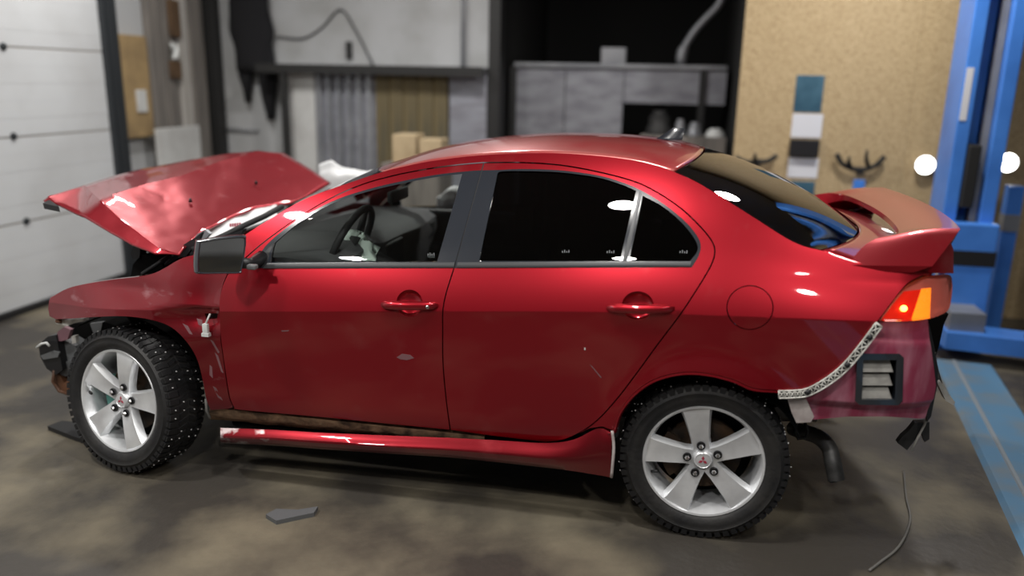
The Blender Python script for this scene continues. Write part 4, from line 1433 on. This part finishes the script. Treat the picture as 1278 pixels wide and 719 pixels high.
# ---- wheels
def wheel(cx, yface, side, ang, steer=0.0, camber=0.0, dz=0.0):
    """outer face towards -y; side = -1 mirrors for the far side"""
    M = Matrix.Translation((cx, yface, WZ + dz))
    if side < 0:
        M = M @ Matrix.Rotation(math.pi, 4, 'Z')
    M = M @ Matrix.Rotation(steer, 4, 'Z') @ Matrix.Rotation(camber, 4, 'X') @ Matrix.Translation((0, 0.105, 0))
    mb = MB().lathe([(0.2275, -0.083), (0.2285, -0.088), (0.2255, -0.092), (0.218, -0.090), (0.2135, -0.080), (0.206, -0.062), (0.200, -0.04), (0.198, 0.02), (0.205, 0.09), (0.226, 0.095)], 64, M)
    rim = mb.build('wheel', 'alloy', car, True, 45)
    MB().lathe([(0.2265, -0.086), (0.232, -0.094), (0.240, -0.0985), (0.250, -0.1035), (0.264, -0.1055), (0.280, -0.103), (0.2815, -0.1045), (0.2835, -0.1015), (0.298, -0.0935), (0.306, -0.083), (0.3115, -0.07),
                (0.3135, -0.03), (0.314, 0), (0.3135, 0.03), (0.3115, 0.07), (0.306, 0.083), (0.298, 0.0935), (0.28, 0.103), (0.25, 0.1035), (0.2265, 0.086)], 72, M).build('tyre', 'tyre', rim, True, 60)
    # tread blocks
    mb = MB()
    st = MB()
    nblk = 60
    for k in range(nblk):
        a = 2 * math.pi * k / nblk
        da = 2 * math.pi / nblk

        def blk(y0, y1, a0, a1, r0, r1, sk=0.0, r1b=None):
            r1b = r1 if r1b is None else r1b
            P = []
            for (yy, rt) in ((y0, r1), (y1, r1b)):
                for aa in (a0, a1):
                    for r_ in (r0, rt):
                        q = aa + sk * (yy - y0) / max(1e-6, (y1 - y0))
                        P.append(M @ Vector((r_ * math.cos(q), yy, r_ * math.sin(q))))
            # order: y0a0r0,y0a0r1,y0a1r0,y0a1r1,y1...
            b4 = [P[0], P[2], P[6], P[4]]
            t4 = [P[1], P[3], P[7], P[5]]
            mb.hexa(b4, t4)

        blk(-0.0955, -0.052, a + 0.08 * da, a + 0.78 * da, 0.292, 0.3135, 0.0, 0.318)
        blk(0.052, 0.0955, a + 0.32 * da, a + 1.02 * da, 0.292, 0.318, 0.0, 0.3135)
        blk(-0.048, -0.004, a + 0.1 * da, a + 0.66 * da, 0.305, 0.318, 0.5 * da)
        blk(0.004, 0.048, a + 0.6 * da, a + 1.16 * da, 0.305, 0.318, -0.5 * da)
        # sidewall lugs
        blk(-0.0975, -0.090, a + 0.12 * da, a + 0.74 * da, 0.290, 0.3045, 0.0)
        if k % 2 == 0:
            for (yy, ph) in ((-0.075, 0.4), (-0.03, 1.2), (0.028, 0.9), (0.07, 0.6)):
                q = a + ph * da + (0.9 * da if (k // 2) % 2 else 0)
                c = M @ Vector((0.3185, yy, 0)) if False else M @ Vector((0.3178 * math.cos(q), yy, 0.3178 * math.sin(q)))
                c2 = M @ Vector((0.3212 * math.cos(q), yy, 0.3212 * math.sin(q)))
                st.tube([c, c2], 0.0029, 6)
    t_ = mb.build('tread', 'tread_rubber', rim)
    t_['kind'] = 'stuff'
    s_ = st.build('stud', 'stud_metal', rim)
    s_['kind'] = 'stuff'
    # spokes
    for k in range(5):
        a = math.radians(ang) + k * 2 * math.pi / 5
        R = M @ Matrix.Rotation(-a, 4, 'Y')
        secs = []
        for (r_, w_, yf, dp) in ((0.020, 0.026, -0.058, 0.03), (0.045, 0.030, -0.064, 0.035), (0.075, 0.030, -0.072, 0.035), (0.12, 0.035, -0.080, 0.035), (0.165, 0.041, -0.084, 0.032), (0.198, 0.047, -0.086, 0.03), (0.2165, 0.052, -0.085, 0.03)):
            secs.append([R @ Vector(q) for q in ((r_, yf + dp, -w_ * 1.25), (r_, yf + 0.010, -w_ * 1.12), (r_, yf, -w_), (r_, yf + 0.0045, 0), (r_, yf, w_), (r_, yf + 0.010, w_ * 1.12), (r_, yf + dp, w_ * 1.25))])
        MB().grid(secs, True).build('spoke', 'alloy', rim, True, 18)
        a2 = a
        N_ = M @ Matrix.Translation((0.060 * math.cos(a2), -0.071, 0.060 * math.sin(a2)))
        MB().lathe([(0.0165, 0.004), (0.0165, -0.0035), (0.0145, -0.004), (0.0135, 0.0005), (0.0, 0.0006)], 16, N_).build('lug_recess', 'black_plastic', rim, True, 30)
        MB().lathe([(0.0102, 0.002), (0.0098, -0.010), (0.006, -0.015), (0.0, -0.016)], 6, N_).build('lug_nut', 'chrome', rim)
    MB().lathe([(0.040, -0.045), (0.038, -0.066), (0.033, -0.074), (0.030, -0.076), (0.0285, -0.074), (0.0, -0.076)], 28, M).build('hub_cap', 'alloy', rim, True, 30)
    mb = MB()
    for k in range(3):
        a = math.radians(90 + 120 * k)
        c = Vector((math.cos(a), 0, math.sin(a)))
        pz = Vector((-math.sin(a), 0, math.cos(a)))
        q = [M @ (c * t * 0.0185 + pz * s * 0.0056 + Vector((0, -0.0755, 0))) for t, s in ((0.02, 0), (0.52, 1), (1.02, 0), (0.52, -1))]
        nrm_ = (M.to_3x3() @ Vector((0, -1, 0))) * 0.0015
        mb.prism(q, nrm_)
    mb.build('emblem', 'emblem_red', rim)
    MB().lathe([(0.0, -0.03), (0.07, -0.03), (0.075, 0.0), (0.145, 0.0), (0.147, 0.008), (0.145, 0.018), (0.06, 0.02)], 40, M).build('brake_disc', 'brake_iron', rim, True, 30)
    mb = MB()
    for k in range(9):
        a0 = math.radians(150 + k * 8)
        a1 = math.radians(150 + (k + 1) * 8)
        mb.hexa([M @ Vector((r_ * math.cos(a_), y_, r_ * math.sin(a_))) for r_, a_, y_ in ((0.10, a0, .03), (0.16, a0, .03), (0.16, a1, .03), (0.10, a1, .03))],
                [M @ Vector((r_ * math.cos(a_), y_, r_ * math.sin(a_))) for r_, a_, y_ in ((0.10, a0, -.018), (0.16, a0, -.018), (0.16, a1, -.018), (0.10, a1, -.018))])
    mb.build('brake_caliper', 'caliper' if cx < 1 else 'brake_iron', rim)
    a = math.radians(ang + 100)
    MB().tube([M @ Vector((0.203 * math.cos(a), -0.066, 0.203 * math.sin(a))), M @ Vector((0.178 * math.cos(a), -0.078, 0.178 * math.sin(a)))], 0.006, 8).build('valve_stem', 'black_rubber', rim, True)
    MB().lathe([(0.0, 0.06), (0.192, 0.06), (0.192, 0.064), (0, 0.064)], 32, M).build('backing_plate', 'void_black', rim)
    return rim


wheel(XF + 0.02, -0.015, 1, 80, steer=math.radians(-12.0), camber=-0.12, dz=0.009)
wheel(XR, 0.035, 1, 101)
wheel(XF, CW - 0.06, -1, 60)
wheel(XR, CW - 0.035, -1, 10)

# ---- buckled bonnet
HP = {}


def hp(k, u, v, y):
    HP[k] = (u, v, tuple(bk(u, v, 1, y)))


outl = [(224, 318, .22), (193, 316.5, .215), (163, 305, .22), (125, 283, .23), (100, 268, .235), (74, 255, .25), (53.5, 250.5, .31), (61, 244.5, .36), (105, 231, .60), (140, 220, .82), (175, 211, 1.02), (213, 204, 1.2),
        (250, 197, 1.36), (288, 191, 1.46), (322, 188, 1.5), (354, 191, 1.5), (385, 209, 1.5), (413, 228, 1.48), (390, 241, 1.32), (364, 253, 1.16), (339, 257, 1.0), (314, 261.5, .85), (283, 274, .66), (254, 288.5, .46), (239, 302, .33), (229, 311, .26)]
inner = [(140, 243, .55), (175, 231.5, .70), (225, 219.5, .92), (275, 201, 1.28), (300, 195.5, 1.40),           # 0-4 upper ridge
         (125, 250, .42), (150, 272.5, .36), (175, 292, .295), (200, 311, .24),                                # 5-8 front crease
         (190, 246, .66), (205, 248, .68), (240, 250, .66), (300, 236, .98), (340, 226, 1.18), (262, 262, .60), (215, 285, .42), (190, 275, .42), (330, 205, 1.36), (370, 236, 1.28), (165, 255, .50)]
allp = outl + inner
no = len(outl)
cons = [(i, (i + 1) % no) for i in range(no)]
I = lambda k: no + k
folds = [(8, I(5)), (I(5), I(6)), (I(6), I(7)), (I(7), I(8)), (I(0), I(1)), (I(1), I(2)), (I(2), I(3)), (I(3), I(4)), (I(4), 14), (I(1), I(9)), (I(9), I(10)), (I(1), I(10)), (15, I(17)), (I(17), I(13))]


def plane(a, b, c):
    n_ = np.cross(b - a, c - a)
    return a, n_ / np.linalg.norm(n_)


def hit(u, v, pl):
    d_ = FW + (u - 639.0) / F_PX * RT - (v - 359.5) / F_PX * UP
    return CAM + d_ * (((pl[0] - CAM) @ pl[1]) / (d_ @ pl[1]))


# the sheet has three flat fields meeting in two folds
PLA = plane(bk(224, 318, 1, .22), bk(413, 228, 1, 1.46), bk(140, 243, 1, .45))
rid0, rid1 = hit(140, 243, PLA), hit(300, 195.5, PLA)
PLB = plane(rid0, rid1, bk(213, 204, 1, hit(213, 204, PLA)[1] + 0.20))
cr0, cr1 = hit(125, 250, PLA), hit(200, 311, PLA)
PLC = plane(cr0, cr1, bk(74, 255, 1, .335))


def side_of(u, v, a, b):
    return (b[0] - a[0]) * (v - a[1]) - (b[1] - a[1]) * (u - a[0])


def field(u, v):
    if side_of(u, v, (140, 243), (300, 195.5)) < -1 and u > 100:
        return PLB
    if side_of(u, v, (105, 231), (200, 311)) > 1:
        return PLC
    return PLA


ally = []
for (u, v, y) in allp:
    ally.append(float(hit(u, v, field(u, v))[1]))
ally[no + 9] += 0.012
ally[no + 10] += 0.016
allp = [(p[0], p[1], y) for p, y in zip(allp, ally)]
vo, eo, fo, *_ = delaunay_2d_cdt([Vector((p[0], -p[1])) for p in allp], cons + folds, [], 0, 1e-5, False)
pos = []
for q in vo:
    j = min(range(len(allp)), key=lambda i: (allp[i][0] - q.x) ** 2 + (allp[i][1] + q.y) ** 2)
    pos.append(bk(q.x, -q.y, 1, allp[j][2]))
V2 = np.array([(q.x, q.y) for q in vo])
pol = [(p[0], -p[1]) for p in outl]
tri = [f for f in fo if inside(np.array([V2[list(f)].mean(axis=0)]), pol)[0]]
bm = bmesh.new()
bv = [bm.verts.new(p) for p in pos]
for f in tri:
    bm.faces.new([bv[i] for i in f])
bm.edges.ensure_lookup_table()
fold_keys = set(frozenset(e) for e in folds)
bm.verts.index_update()
fl_ = bm.edges.layers.int.new('fold')
for e in bm.edges:
    if frozenset((e.verts[0].index, e.verts[1].index)) in fold_keys or e.is_boundary:
        e[fl_] = 1
for _ in range(3):
    bmesh.ops.subdivide_edges(bm, edges=list(bm.edges), cuts=1, use_grid_fill=True)
bmesh.ops.triangulate(bm, faces=list(bm.faces))
lock = set()
for e in bm.edges:
    if e[fl_] or e.is_boundary:
        lock.add(e.verts[0])
        lock.add(e.verts[1])
for _ in range(3):
    new = {}
    for v in bm.verts:
        if v in lock:
            continue
        s = Vector((0, 0, 0))
        for e in v.link_edges:
            s += e.other_vert(v).co
        new[v] = v.co * 0.4 + s / len(v.link_edges) * 0.6
    for v, c in new.items():
        v.co = c
for v in bm.verts:
    c = v.co
    dn = 0.0025 * noise.noise(c * 6.0) + 0.0015 * noise.noise(c * 16.0)
    v.co = c + Vector((0, -0.3, 1)).normalized() * dn * (0.3 if v in lock else 1)
bmesh.ops.recalc_face_normals(bm, faces=bm.faces)
if sum(f.normal.z for f in bm.faces) < 0:
    bmesh.ops.reverse_faces(bm, faces=bm.faces)
bm.verts.index_update()
mb = MB().add([tuple(v.co) for v in bm.verts], [tuple(v.index for v in f.verts) for f in bm.faces])
bm.free()
bonnet = mb.build('bonnet', 'paint_hood', car, True, 16, fix=False)
bonnet['label'] = 'buckled bonnet standing half open'
md = bonnet.modifiers.new('thickness', 'SOLIDIFY')
md.thickness = 0.010
md.offset = -1
# black edge seal at the nose corner and two washer jets
mb = MB()
q = [bk(u, v, 1, y) for u, v, y in ((53, 250.5, .30), (61, 245.5, .36), (73, 254.5, .25))]
mb.prism([tuple(x - np.array([0, 0, .012])) for x in q], (0.004, 0, -0.025))
mb.build('nose_seal', 'black_rubber', bonnet)
for (u, v, y) in ((238, 250, .655), (320, 228, 1.08)):
    p = bk(u, v, 1, y)
    MB().tube([p + np.array([0, -.004, -.006]), p + np.array([0.004, -.010, 0.010])], [0.009, 0.005], 8).build('washer_jet', 'black_plastic', bonnet, True)

# ---- engine bay junk below the bonnet and in the open nose
eb = MB().bbox((0.30, 0.20, 0.86), (0.62, CW - 0.2, 0.93), 0.02).build('cowl_panel', 'black_plastic', car)


def slab(name, pts, y, th, m_, parent=car, tilt=0.0):
    q = [bk(u, v, 1, y + tilt * i) for i, (u, v) in enumerate(pts)]
    return MB().prism([tuple(x) for x in q], (0, th, 0)).build(name, m_, parent)


def rod(name, pts, y, r, m_, parent=car):
    ys_ = y if isinstance(y, (list, tuple)) else [y] * len(pts)
    return MB().tube([bk(u, v, 1, yy) for (u, v), yy in zip(pts, ys_)], r, 8).build(name, m_, parent, True)


rod('bonnet_stay', [(178, 342), (196, 330), (214, 318)], [.3, .3, .32], 0.010, 'black_plastic')
rod('bonnet_stay', [(190, 342), (206, 330), (226, 316)], [.36, .36, .38], 0.012, 'gloss_black')
slab('strut_tower', [(163, 345), (166, 330), (176, 318), (188, 316), (200, 322), (204, 334), (190, 342)], 0.34, 0.3, 'void_black')
slab('hinge_bracket', [(222, 322), (228, 306), (244, 296), (252, 290), (248, 300), (238, 312), (232, 320)], 0.30, 0.02, 'black_plastic')
slab('hinge_arm', [(240, 300), (246, 292), (256, 287), (262, 292), (252, 304), (244, 308)], 0.36, 0.02, 'grey_steel')
slab('hose_end', [(163, 316), (167, 306), (175, 310), (174, 322), (166, 324)], 0.33, 0.05, 'black_plastic')
rod('cowl_seal', [(240, 312), (262, 302), (284, 292), (306, 281), (330, 270), (352, 258)], [.28, .34, .40, .48, .58, .7], 0.014, 'black_rubber')
slab('cowl_edge', [(236, 318), (244, 306), (276, 297), (304, 286), (296, 300), (285, 316)], 0.30, 0.03, 'black_plastic')
# nose: bracket, bent frame, headlamp remains
nose = slab('headlamp_remains', [(48, 430), (60, 420), (70, 418), (74, 440), (78, 462), (70, 468), (58, 460), (50, 445)], 0.22, 0.12, 'black_plastic')
slab('reflector_shard', [(50, 444), (66, 438), (74, 440), (72, 446), (54, 449)], 0.212, 0.01, 'grey_plastic', nose)
slab('lamp_bracket', [(69, 425), (72, 414), (80, 408), (88, 412), (84, 424), (76, 426)], 0.23, 0.02, 'junk_mauve', nose)
slab('air_box', [(70, 428), (80, 424), (94, 432), (99, 446), (90, 455), (78, 450), (70, 440)], 0.26, 0.14, 'grey_plastic', nose)
slab('bent_panel', [(66, 450), (80, 452), (98, 448), (94, 462), (82, 470), (70, 466)], 0.25, 0.10, 'debris_grey', nose)
slab('brown_liner', [(64, 462), (74, 468), (80, 478), (92, 470), (104, 462), (100, 478), (92, 490), (80, 492), (70, 486)], 0.24, 0.14, 'junk_brown', nose)
slab('inner_liner', [(82, 462), (96, 450), (112, 430), (106, 462), (96, 478), (84, 474)], 0.30, 0.16, 'void_black', nose)
rod('lamp_wire', [(46, 434), (52, 429), (58, 428), (62, 432)], 0.20, 0.006, 'white_plastic', nose)
rod('torn_strip', [(68, 462), (66, 476), (74, 488), (86, 492)], 0.225, 0.008, 'junk_brown', nose)
slab('frame_rail', [(84, 404), (130, 402), (150, 408), (120, 430), (100, 440), (90, 425)], 0.34, 0.2, 'void_black')
slab('fender_stay', [(112, 404), (128, 402), (126, 412), (118, 420)], 0.30, 0.02, 'grey_plastic')
fb = slab('fender_bracket', [(68, 398), (74, 397), (80, 400), (92, 399), (105, 397.5), (105, 401), (90, 404), (84, 407), (70, 404)], 0.13, 0.03, 'bracket_white')
rod('nut', [(71, 400.5), (76, 401)], 0.122, 0.010, 'junk_brown', fb)
slab('lamp_clip', [(89, 420), (94, 419), (95, 428), (90, 429)], 0.235, 0.02, 'louver', nose)
rod('arch_cable', [(257, 498), (258, 512), (262, 522)], 0.06, 0.006, 'pale_grey')

# ---- exhaust and dangling parts at the tail
ex = MB().tube([bk(u, v, 1, y) for (u, v, y) in [(q[0], q[1], q[2]) for q in spl([(990, 535, .55), (1006, 540, .45), (1022, 546, .40), (1034, 558, .36), (1039, 575, .33), (1044, 600, .30)], 6)]],
               [0.032] * 24 + [0.033] * 7, 16, cap=False).build('exhaust_pipe', 'exhaust', car, True)
pe0, pe1 = bk(1044, 600, 1, .30), bk(1043, 597, 1, .303)
MB().tube([pe1, pe0 * 1.0], 0.028, 16).build('pipe_bore', 'void_black', ex)
rod('exhaust_hanger', [(994, 526), (992, 540), (996, 548), (1006, 546), (1008, 538), (1004, 526)], 0.30, 0.006, 'dark_steel', ex)
MB().tube([(2.55, 0.62, 0.36), (3.0, 0.62, 0.40)], [0.10, 0.10], 20).build('silencer', 'exhaust', ex, True, 40)
MB().tube([(XR, 0.2, WZ), (XR, CW - 0.2, WZ)], 0.035, 12).build('rear_axle', 'exhaust', car, True)
MB().tube([(XF, 0.2, WZ), (XF, CW - 0.2, WZ)], 0.03, 12).build('drive_shaft', 'exhaust', car, True)
hz = slab('torn_bracket', [(1120, 553), (1126, 545), (1134, 538), (1142, 528), (1160, 527), (1160, 548), (1154, 552), (1150, 540), (1140, 552), (1132, 562)], 0.30, 0.03, 'dark_steel')
rod('torn_wire', [(1166, 440), (1168, 470), (1164, 500), (1154, 530), (1146, 545), (1138, 562)], [.27, .28, .28, .28, .28, .28], 0.0045, 'louver', hz)
slab('tail_wiring', [(1160, 405), (1166, 432), (1171, 460), (1170, 480), (1162, 520), (1157, 527), (1158, 500), (1164, 470), (1160, 440), (1157, 405)], 0.26, 0.03, 'black_plastic')
ar = slab('bumper_stay', [(1170, 478), (1174, 476), (1184, 492), (1192, 502), (1190, 506), (1180, 500)], 0.42, 0.05, 'louver')
MB().tube([bk(1172, 478, 1, .44), bk(1168, 462, 1, .5), np.array([3.24, .6, .74])], 0.012, 8).build('stay_rod', 'dark_steel', ar, True)
slab('rear_cavity', [(1158, 398), (1184, 392), (1178, 405), (1172, 432), (1168, 445), (1160, 430)], 0.30, 0.10, 'void_black')

# ---- door mirror
MN = np.array([0.72, -0.69, 0.05])
MN = MN / np.linalg.norm(MN)
MP = bk(276, 320, 1, -0.115)


def on_mirror(u, v):
    d_ = FW + (u - 639.0) / F_PX * RT - (v - 359.5) / F_PX * UP
    return CAM + d_ * (((MP - CAM) @ MN) / (d_ @ MN))


gl = np.array([on_mirror(u, v) for u, v in spl([(250, 303), (276, 299), (301, 297), (305, 300.5), (303.5, 318), (300, 335), (297, 339.5), (272, 340), (251, 340), (248, 336), (248, 320), (250, 303)], 4)[:-1]])
cg_ = gl.mean(axis=0)
rows = []
for (dx, sc) in ((0.0, 0.985), (0.002, 1.0), (0.006, 1.05), (-0.005, 1.12), (-0.03, 1.13), (-0.06, 1.0), (-0.085, 0.72), (-0.098, 0.34)):
    rows.append([tuple(cg_ + (p - cg_) * sc + MN * dx) for p in gl])
mb = MB().grid(rows, True)
ng = len(gl)
mb.f.append(tuple((len(rows) - 1) * ng + i for i in range(ng)))
mir = mb.build('door_mirror', 'gloss_black', car, True, 50)
mb = MB()
mb.v = [tuple(cg_ + (p - cg_) * 0.985 + MN * 0.001) for p in gl]
mb.f = [tuple(range(ng))]
mb.build('mirror_glass', 'mirror', mir)
p = L(326, 322)
q0 = on_mirror(304, 330) - MN * 0.03
MB().tube([tuple(q0), tuple(q0 * .5 + p * .5 + np.array([0, 0, -.012])), (p[0], p[1] + 0.01, p[2])], [0.022, 0.022, 0.03], 12).build('mirror_foot', 'black_plastic', mir, True)
p = bk(314, 333.5, 1, -0.04)
MB().bbox((p[0] - 0.02, p[1] - 0.01, p[2] - 0.010), (p[0] + 0.02, p[1] + 0.02, p[2] + 0.010), 0.006).build('foot_cap', 'grey_plastic', mir)

# ---- aerial fin
p = bk(838, 182, 1, CW / 2)
p[2] = float(lin(p[0], SIL_T)) + 0.004
rows = []
for i in range(7):
    t = i / 6
    w_ = 0.022 * (1 - t) ** 0.7 + 0.003
    ln0, ln1 = -0.075 + 0.075 * t ** 0.8, 0.045 + 0.006 * t
    rows.append([(p[0] + ln0, p[1], p[2] + 0.052 * t), (p[0] + (ln0 + ln1) / 2, p[1] - w_, p[2] + 0.052 * t), (p[0] + ln1, p[1] - w_ * .6, p[2] + 0.052 * t), (p[0] + ln1, p[1] + w_ * .6, p[2] + 0.052 * t), (p[0] + (ln0 + ln1) / 2, p[1] + w_, p[2] + 0.052 * t)])
mb = MB().grid(rows, True)
mb.f.append(tuple(6 * 5 + k for k in range(5)))
mb.build('aerial_fin', 'gloss_black', roof, True, 40)

# ---- cabin
dash_prof = [(0.42, 0.93), (0.60, 0.975), (0.80, 0.985), (0.93, 0.975), (0.99, 0.94), (1.0, 0.88), (0.97, 0.78), (0.93, 0.62), (0.90, 0.45), (0.45, 0.45)]
rows = []
for k in range(25):
    y = 0.13 + (CW - 0.26) * k / 24
    hood_ = 0.045 * math.exp(-((y - 0.50) / 0.16) ** 2)
    bul = 0.03 * math.exp(-((y - 1.25) / 0.22) ** 2)
    rows.append([(x + (0.04 if 0.9 < x else 0) * math.exp(-((y - 0.5) / 0.2) ** 2) + (bul if x > .9 else 0), y, z + (hood_ if 0.55 < x < 1.0 and z > .9 else 0)) for x, z in dash_prof])
mb = MB().grid(rows, True)
n = len(dash_prof)
mb.f.append(tuple(range(n)))
mb.f.append(tuple(24 * n + k for k in range(n)))
dash = mb.build('dashboard', 'interior_grey', car, True, 40)
for (y0, y1, z0, z1) in ((0.74, 0.98, 0.80, 0.93), (0.76, 0.96, 0.62, 0.76), (1.35, 1.5, 0.84, 0.93), (0.2, 0.32, 0.84, 0.93)):
    MB().bbox((0.97, y0, z0), (1.012, y1, z1), 0.008).build('dash_insert', 'interior_dark', dash)
# steering wheel
sc = bk(437, 306, 1, 0.47)
Ms = Matrix.Translation(sc) @ Matrix.Rotation(math.radians(-66), 4, 'Y')
pts = [Ms @ Vector((0.185 * math.cos(a), 0.185 * math.sin(a), 0)) for a in [2 * math.pi * k / 40 for k in range(41)]]
stw = MB().tube(pts, 0.016, 10, cap=False).build('steering_wheel', 'interior_dark', car, True)
for a in (0.1, math.pi - 0.1, math.pi * 1.5):
    MB().tube([Ms @ Vector((0.05 * math.cos(a), 0.05 * math.sin(a), -0.02)), Ms @ Vector((0.18 * math.cos(a), 0.18 * math.sin(a), 0))], [0.02, 0.013], 8).build('wheel_spoke', 'interior_dark', stw, True)
MB().tube([Ms @ Vector((0, 0, 0.01)), Ms @ Vector((0, 0, -0.04))], [0.055, 0.07], 16).build('wheel_hub', 'interior_dark', stw, True)
MB().tube([Ms @ Vector((0, 0, -0.03)), Ms @ Vector((0, 0, -0.25))], 0.035, 12).build('steering_column', 'interior_dark', stw, True)
# spent airbag hanging from the hub
rows = []
for i in range(15):
    t = i / 14
    row = []
    for k in range(18):
        a = 2 * math.pi * k / 18
        c = bk(434 + 26 * t, 296 + 28 * t ** 0.8, 1, 0.44 - 0.04 * t)
        r_ = 0.03 + 0.052 * math.sin(math.pi * min(1, t * 1.05)) ** 0.7
        nn = 1 + 0.7 * noise.noise((math.cos(a) * 2, math.sin(a) * 2, t * 6))
        row.append((c[0] + r_ * nn * math.cos(a) * .85, c[1] + r_ * nn * math.sin(a) * .4, c[2] + r_ * nn * math.sin(a) * 0.55 - 0.02 * math.cos(2 * a)))
    rows.append(row)
mb = MB().grid(rows, True)
mb.f.append(tuple(range(18)))
mb.f.append(tuple(14 * 18 + k for k in range(18)))
mb.build('spent_airbag', 'airbag', stw, True)
# seats
for cy in (0.47, 1.25):
    def seat_loft(prof, hw):
        rows = []
        for (x, z, th, w_) in prof:
            rows.append([(x + th * .5 * (1 - .15 * abs(s)), cy + hw * w_ * s, z) for s in (-1, -.7, 0, .7, 1)] + [(x - th * .5 + .02 * abs(s) ** 2 * -1, cy + hw * w_ * s, z) for s in (1, .7, 0, -.7, -1)])
        mb = MB().grid(rows, True)
        n = len(rows[0])
        mb.f.append(tuple(range(n)))
        mb.f.append(tuple((len(rows) - 1) * n + k for k in range(n)))
        return mb
    st_ = seat_loft([(1.58, .44, .16, .95), (1.62, .6, .15, 1), (1.67, .8, .13, .98), (1.72, .98, .10, .85), (1.735, 1.02, .06, .7)], .25).build('seat_back', 'interior_dark', car, True, 50)
    MB().bbox((1.10, cy - .25, .36), (1.62, cy + .25, .52), .04).build('seat_cushion', 'interior_dark', st_, True, 40)
    MB().bbox((1.71, cy - .13, 1.04), (1.80, cy + .13, 1.22), .03).build('headrest', 'interior_dark', st_, True, 40)
MB().bbox((2.12, 0.22, .40), (2.30, CW - .22, 1.0), .05).build('rear_seat_back', 'interior_dark', car, True, 40)
MB().bbox((1.85, 0.22, .36), (2.14, CW - .22, .52), .04).build('rear_seat_cushion', 'interior_dark', car, True, 40)
MB().box((2.28, 0.2, 0.98), (3.0, CW - .2, 1.0)).build('parcel_shelf', 'interior_dark', car)
# inner trim of the far front door
dtm = MB().bbox((0.75, CW - 0.13, 0.36), (1.56, CW - 0.075, 0.975), .015).build('door_trim', 'interior_grey', fd2)
MB().bbox((1.2, CW - 0.16, 0.86), (1.42, CW - 0.125, 0.93), .01).build('inner_handle_bowl', 'interior_dark', fd2)
MB().bbox((1.22, CW - 0.17, 0.88), (1.34, CW - 0.158, 0.90), .004).build('inner_handle', 'chrome', fd2)
MB().bbox((0.85, CW - 0.20, 0.72), (1.5, CW - 0.12, 0.78), .015).build('arm_rest', 'interior_dark', fd2)
dtn = MB().bbox((0.70, 0.075, 0.36), (1.52, 0.12, 0.93), .015).build('door_trim', 'interior_dark', fd)
MB().bbox((1.62, 0.075, 0.36), (2.2, 0.12, 0.98), .015).build('door_trim', 'interior_dark', rd)
# interior mirror hanging from the roof
p = bk(497, 243, 1, 0.9)
MB().bbox((p[0] - 0.015, 0.78, p[2] - 0.03), (p[0] + 0.015, 1.02, p[2] + 0.03), 0.012).build('rear_view_mirror', 'interior_dark', roof, True, 40)
# roof lining
cross_loft('roof_lining', [np.array(e) + np.array([0, .03, -.03]) for e in edge], [np.array(c) + np.array([0, 0, -.035]) for c in cen], 'interior_dark', roof, pw=2.3)

# ---- white plastic sheeting over the cowl and the far wing
def sheet(name, rows_px, lb, n=14, amp=0.012, seed=0):
    R_ = []
    for r in rows_px:
        pts_ = spl([tuple(bk(u, v, 1, y)) for u, v, y in r], 6)
        R_.append([np.array(p) for p in pts_])
    m_ = len(R_[0])
    rows = []
    for j in range(n + 1):
        t = j / n * (len(R_) - 1)
        i = min(int(t), len(R_) - 2)
        f = t - i
        row = []
        for k in range(m_):
            p = R_[i][k] * (1 - f) + R_[i + 1][k] * f
            dn = amp * noise.noise((p[0] * 9 + seed, p[1] * 9, p[2] * 14)) + amp * .5 * noise.noise((p[0] * 25, p[1] * 25 + seed, p[2] * 25))
            row.append(tuple(p + np.array([0, -dn, dn])))
        rows.append(row)
    o = MB().grid(rows).build(name, 'sheet_white', smooth=True)
    md = o.modifiers.new('thickness', 'SOLIDIFY')
    md.thickness = 0.003
    return tag(o, lb, 'plastic sheet')


s1 = sheet('plastic_sheet', [[(256, 284, .60), (285, 267, .76), (315, 254, .96), (345, 248, 1.12)], [(256, 294, .52), (285, 281, .62), (315, 270, .74), (345, 259, .88)], [(256, 301, .46), (285, 293, .52), (315, 281, .60), (345, 269, .72)]],
      'white plastic sheet with a red mark spread under the open bonnet')
b = MB()
for k in range(5):
    p = bk(288 + 3.0 * k, 281.5 - .25 * k, 1, 0.60)
    b.box((p[0] - 0.003, p[1] - 0.006, p[2] - 0.010), (p[0] + 0.003, p[1] + 0.002, p[2] + 0.010))
pa, pb = bk(286, 284.5, 1, .60), bk(303, 283.5, 1, .60)
b.box((pa[0], pa[1] - .006, pa[2] - .004), (pb[0], pa[1] + .002, pa[2] + .004))
b.build('red_mark', 'emblem_red', s1)
sheet('plastic_sheet', [[(398, 206, 1.75), (412, 200, 1.75), (425, 207, 1.75), (442, 211, 1.72), (466, 212, 1.7)], [(398, 218, 1.72), (412, 214, 1.70), (425, 218, 1.70), (442, 220, 1.68), (470, 222, 1.66)], [(396, 245, 1.7), (412, 245, 1.68), (425, 245, 1.68), (442, 245, 1.66), (474, 245, 1.64)]],
      'white crumpled plastic sheet standing up beyond the windscreen', seed=5)
sheet('plastic_sheet', [[(545, 246, 1.66), (560, 236, 1.68), (572, 232, 1.68), (590, 240, 1.68)], [(545, 258, 1.64), (560, 254, 1.66), (575, 256, 1.66), (590, 256, 1.66)], [(545, 272, 1.60), (560, 270, 1.62), (575, 272, 1.62), (590, 272, 1.62)]],
      'white crumpled plastic sheet seen through the far front window', seed=11)
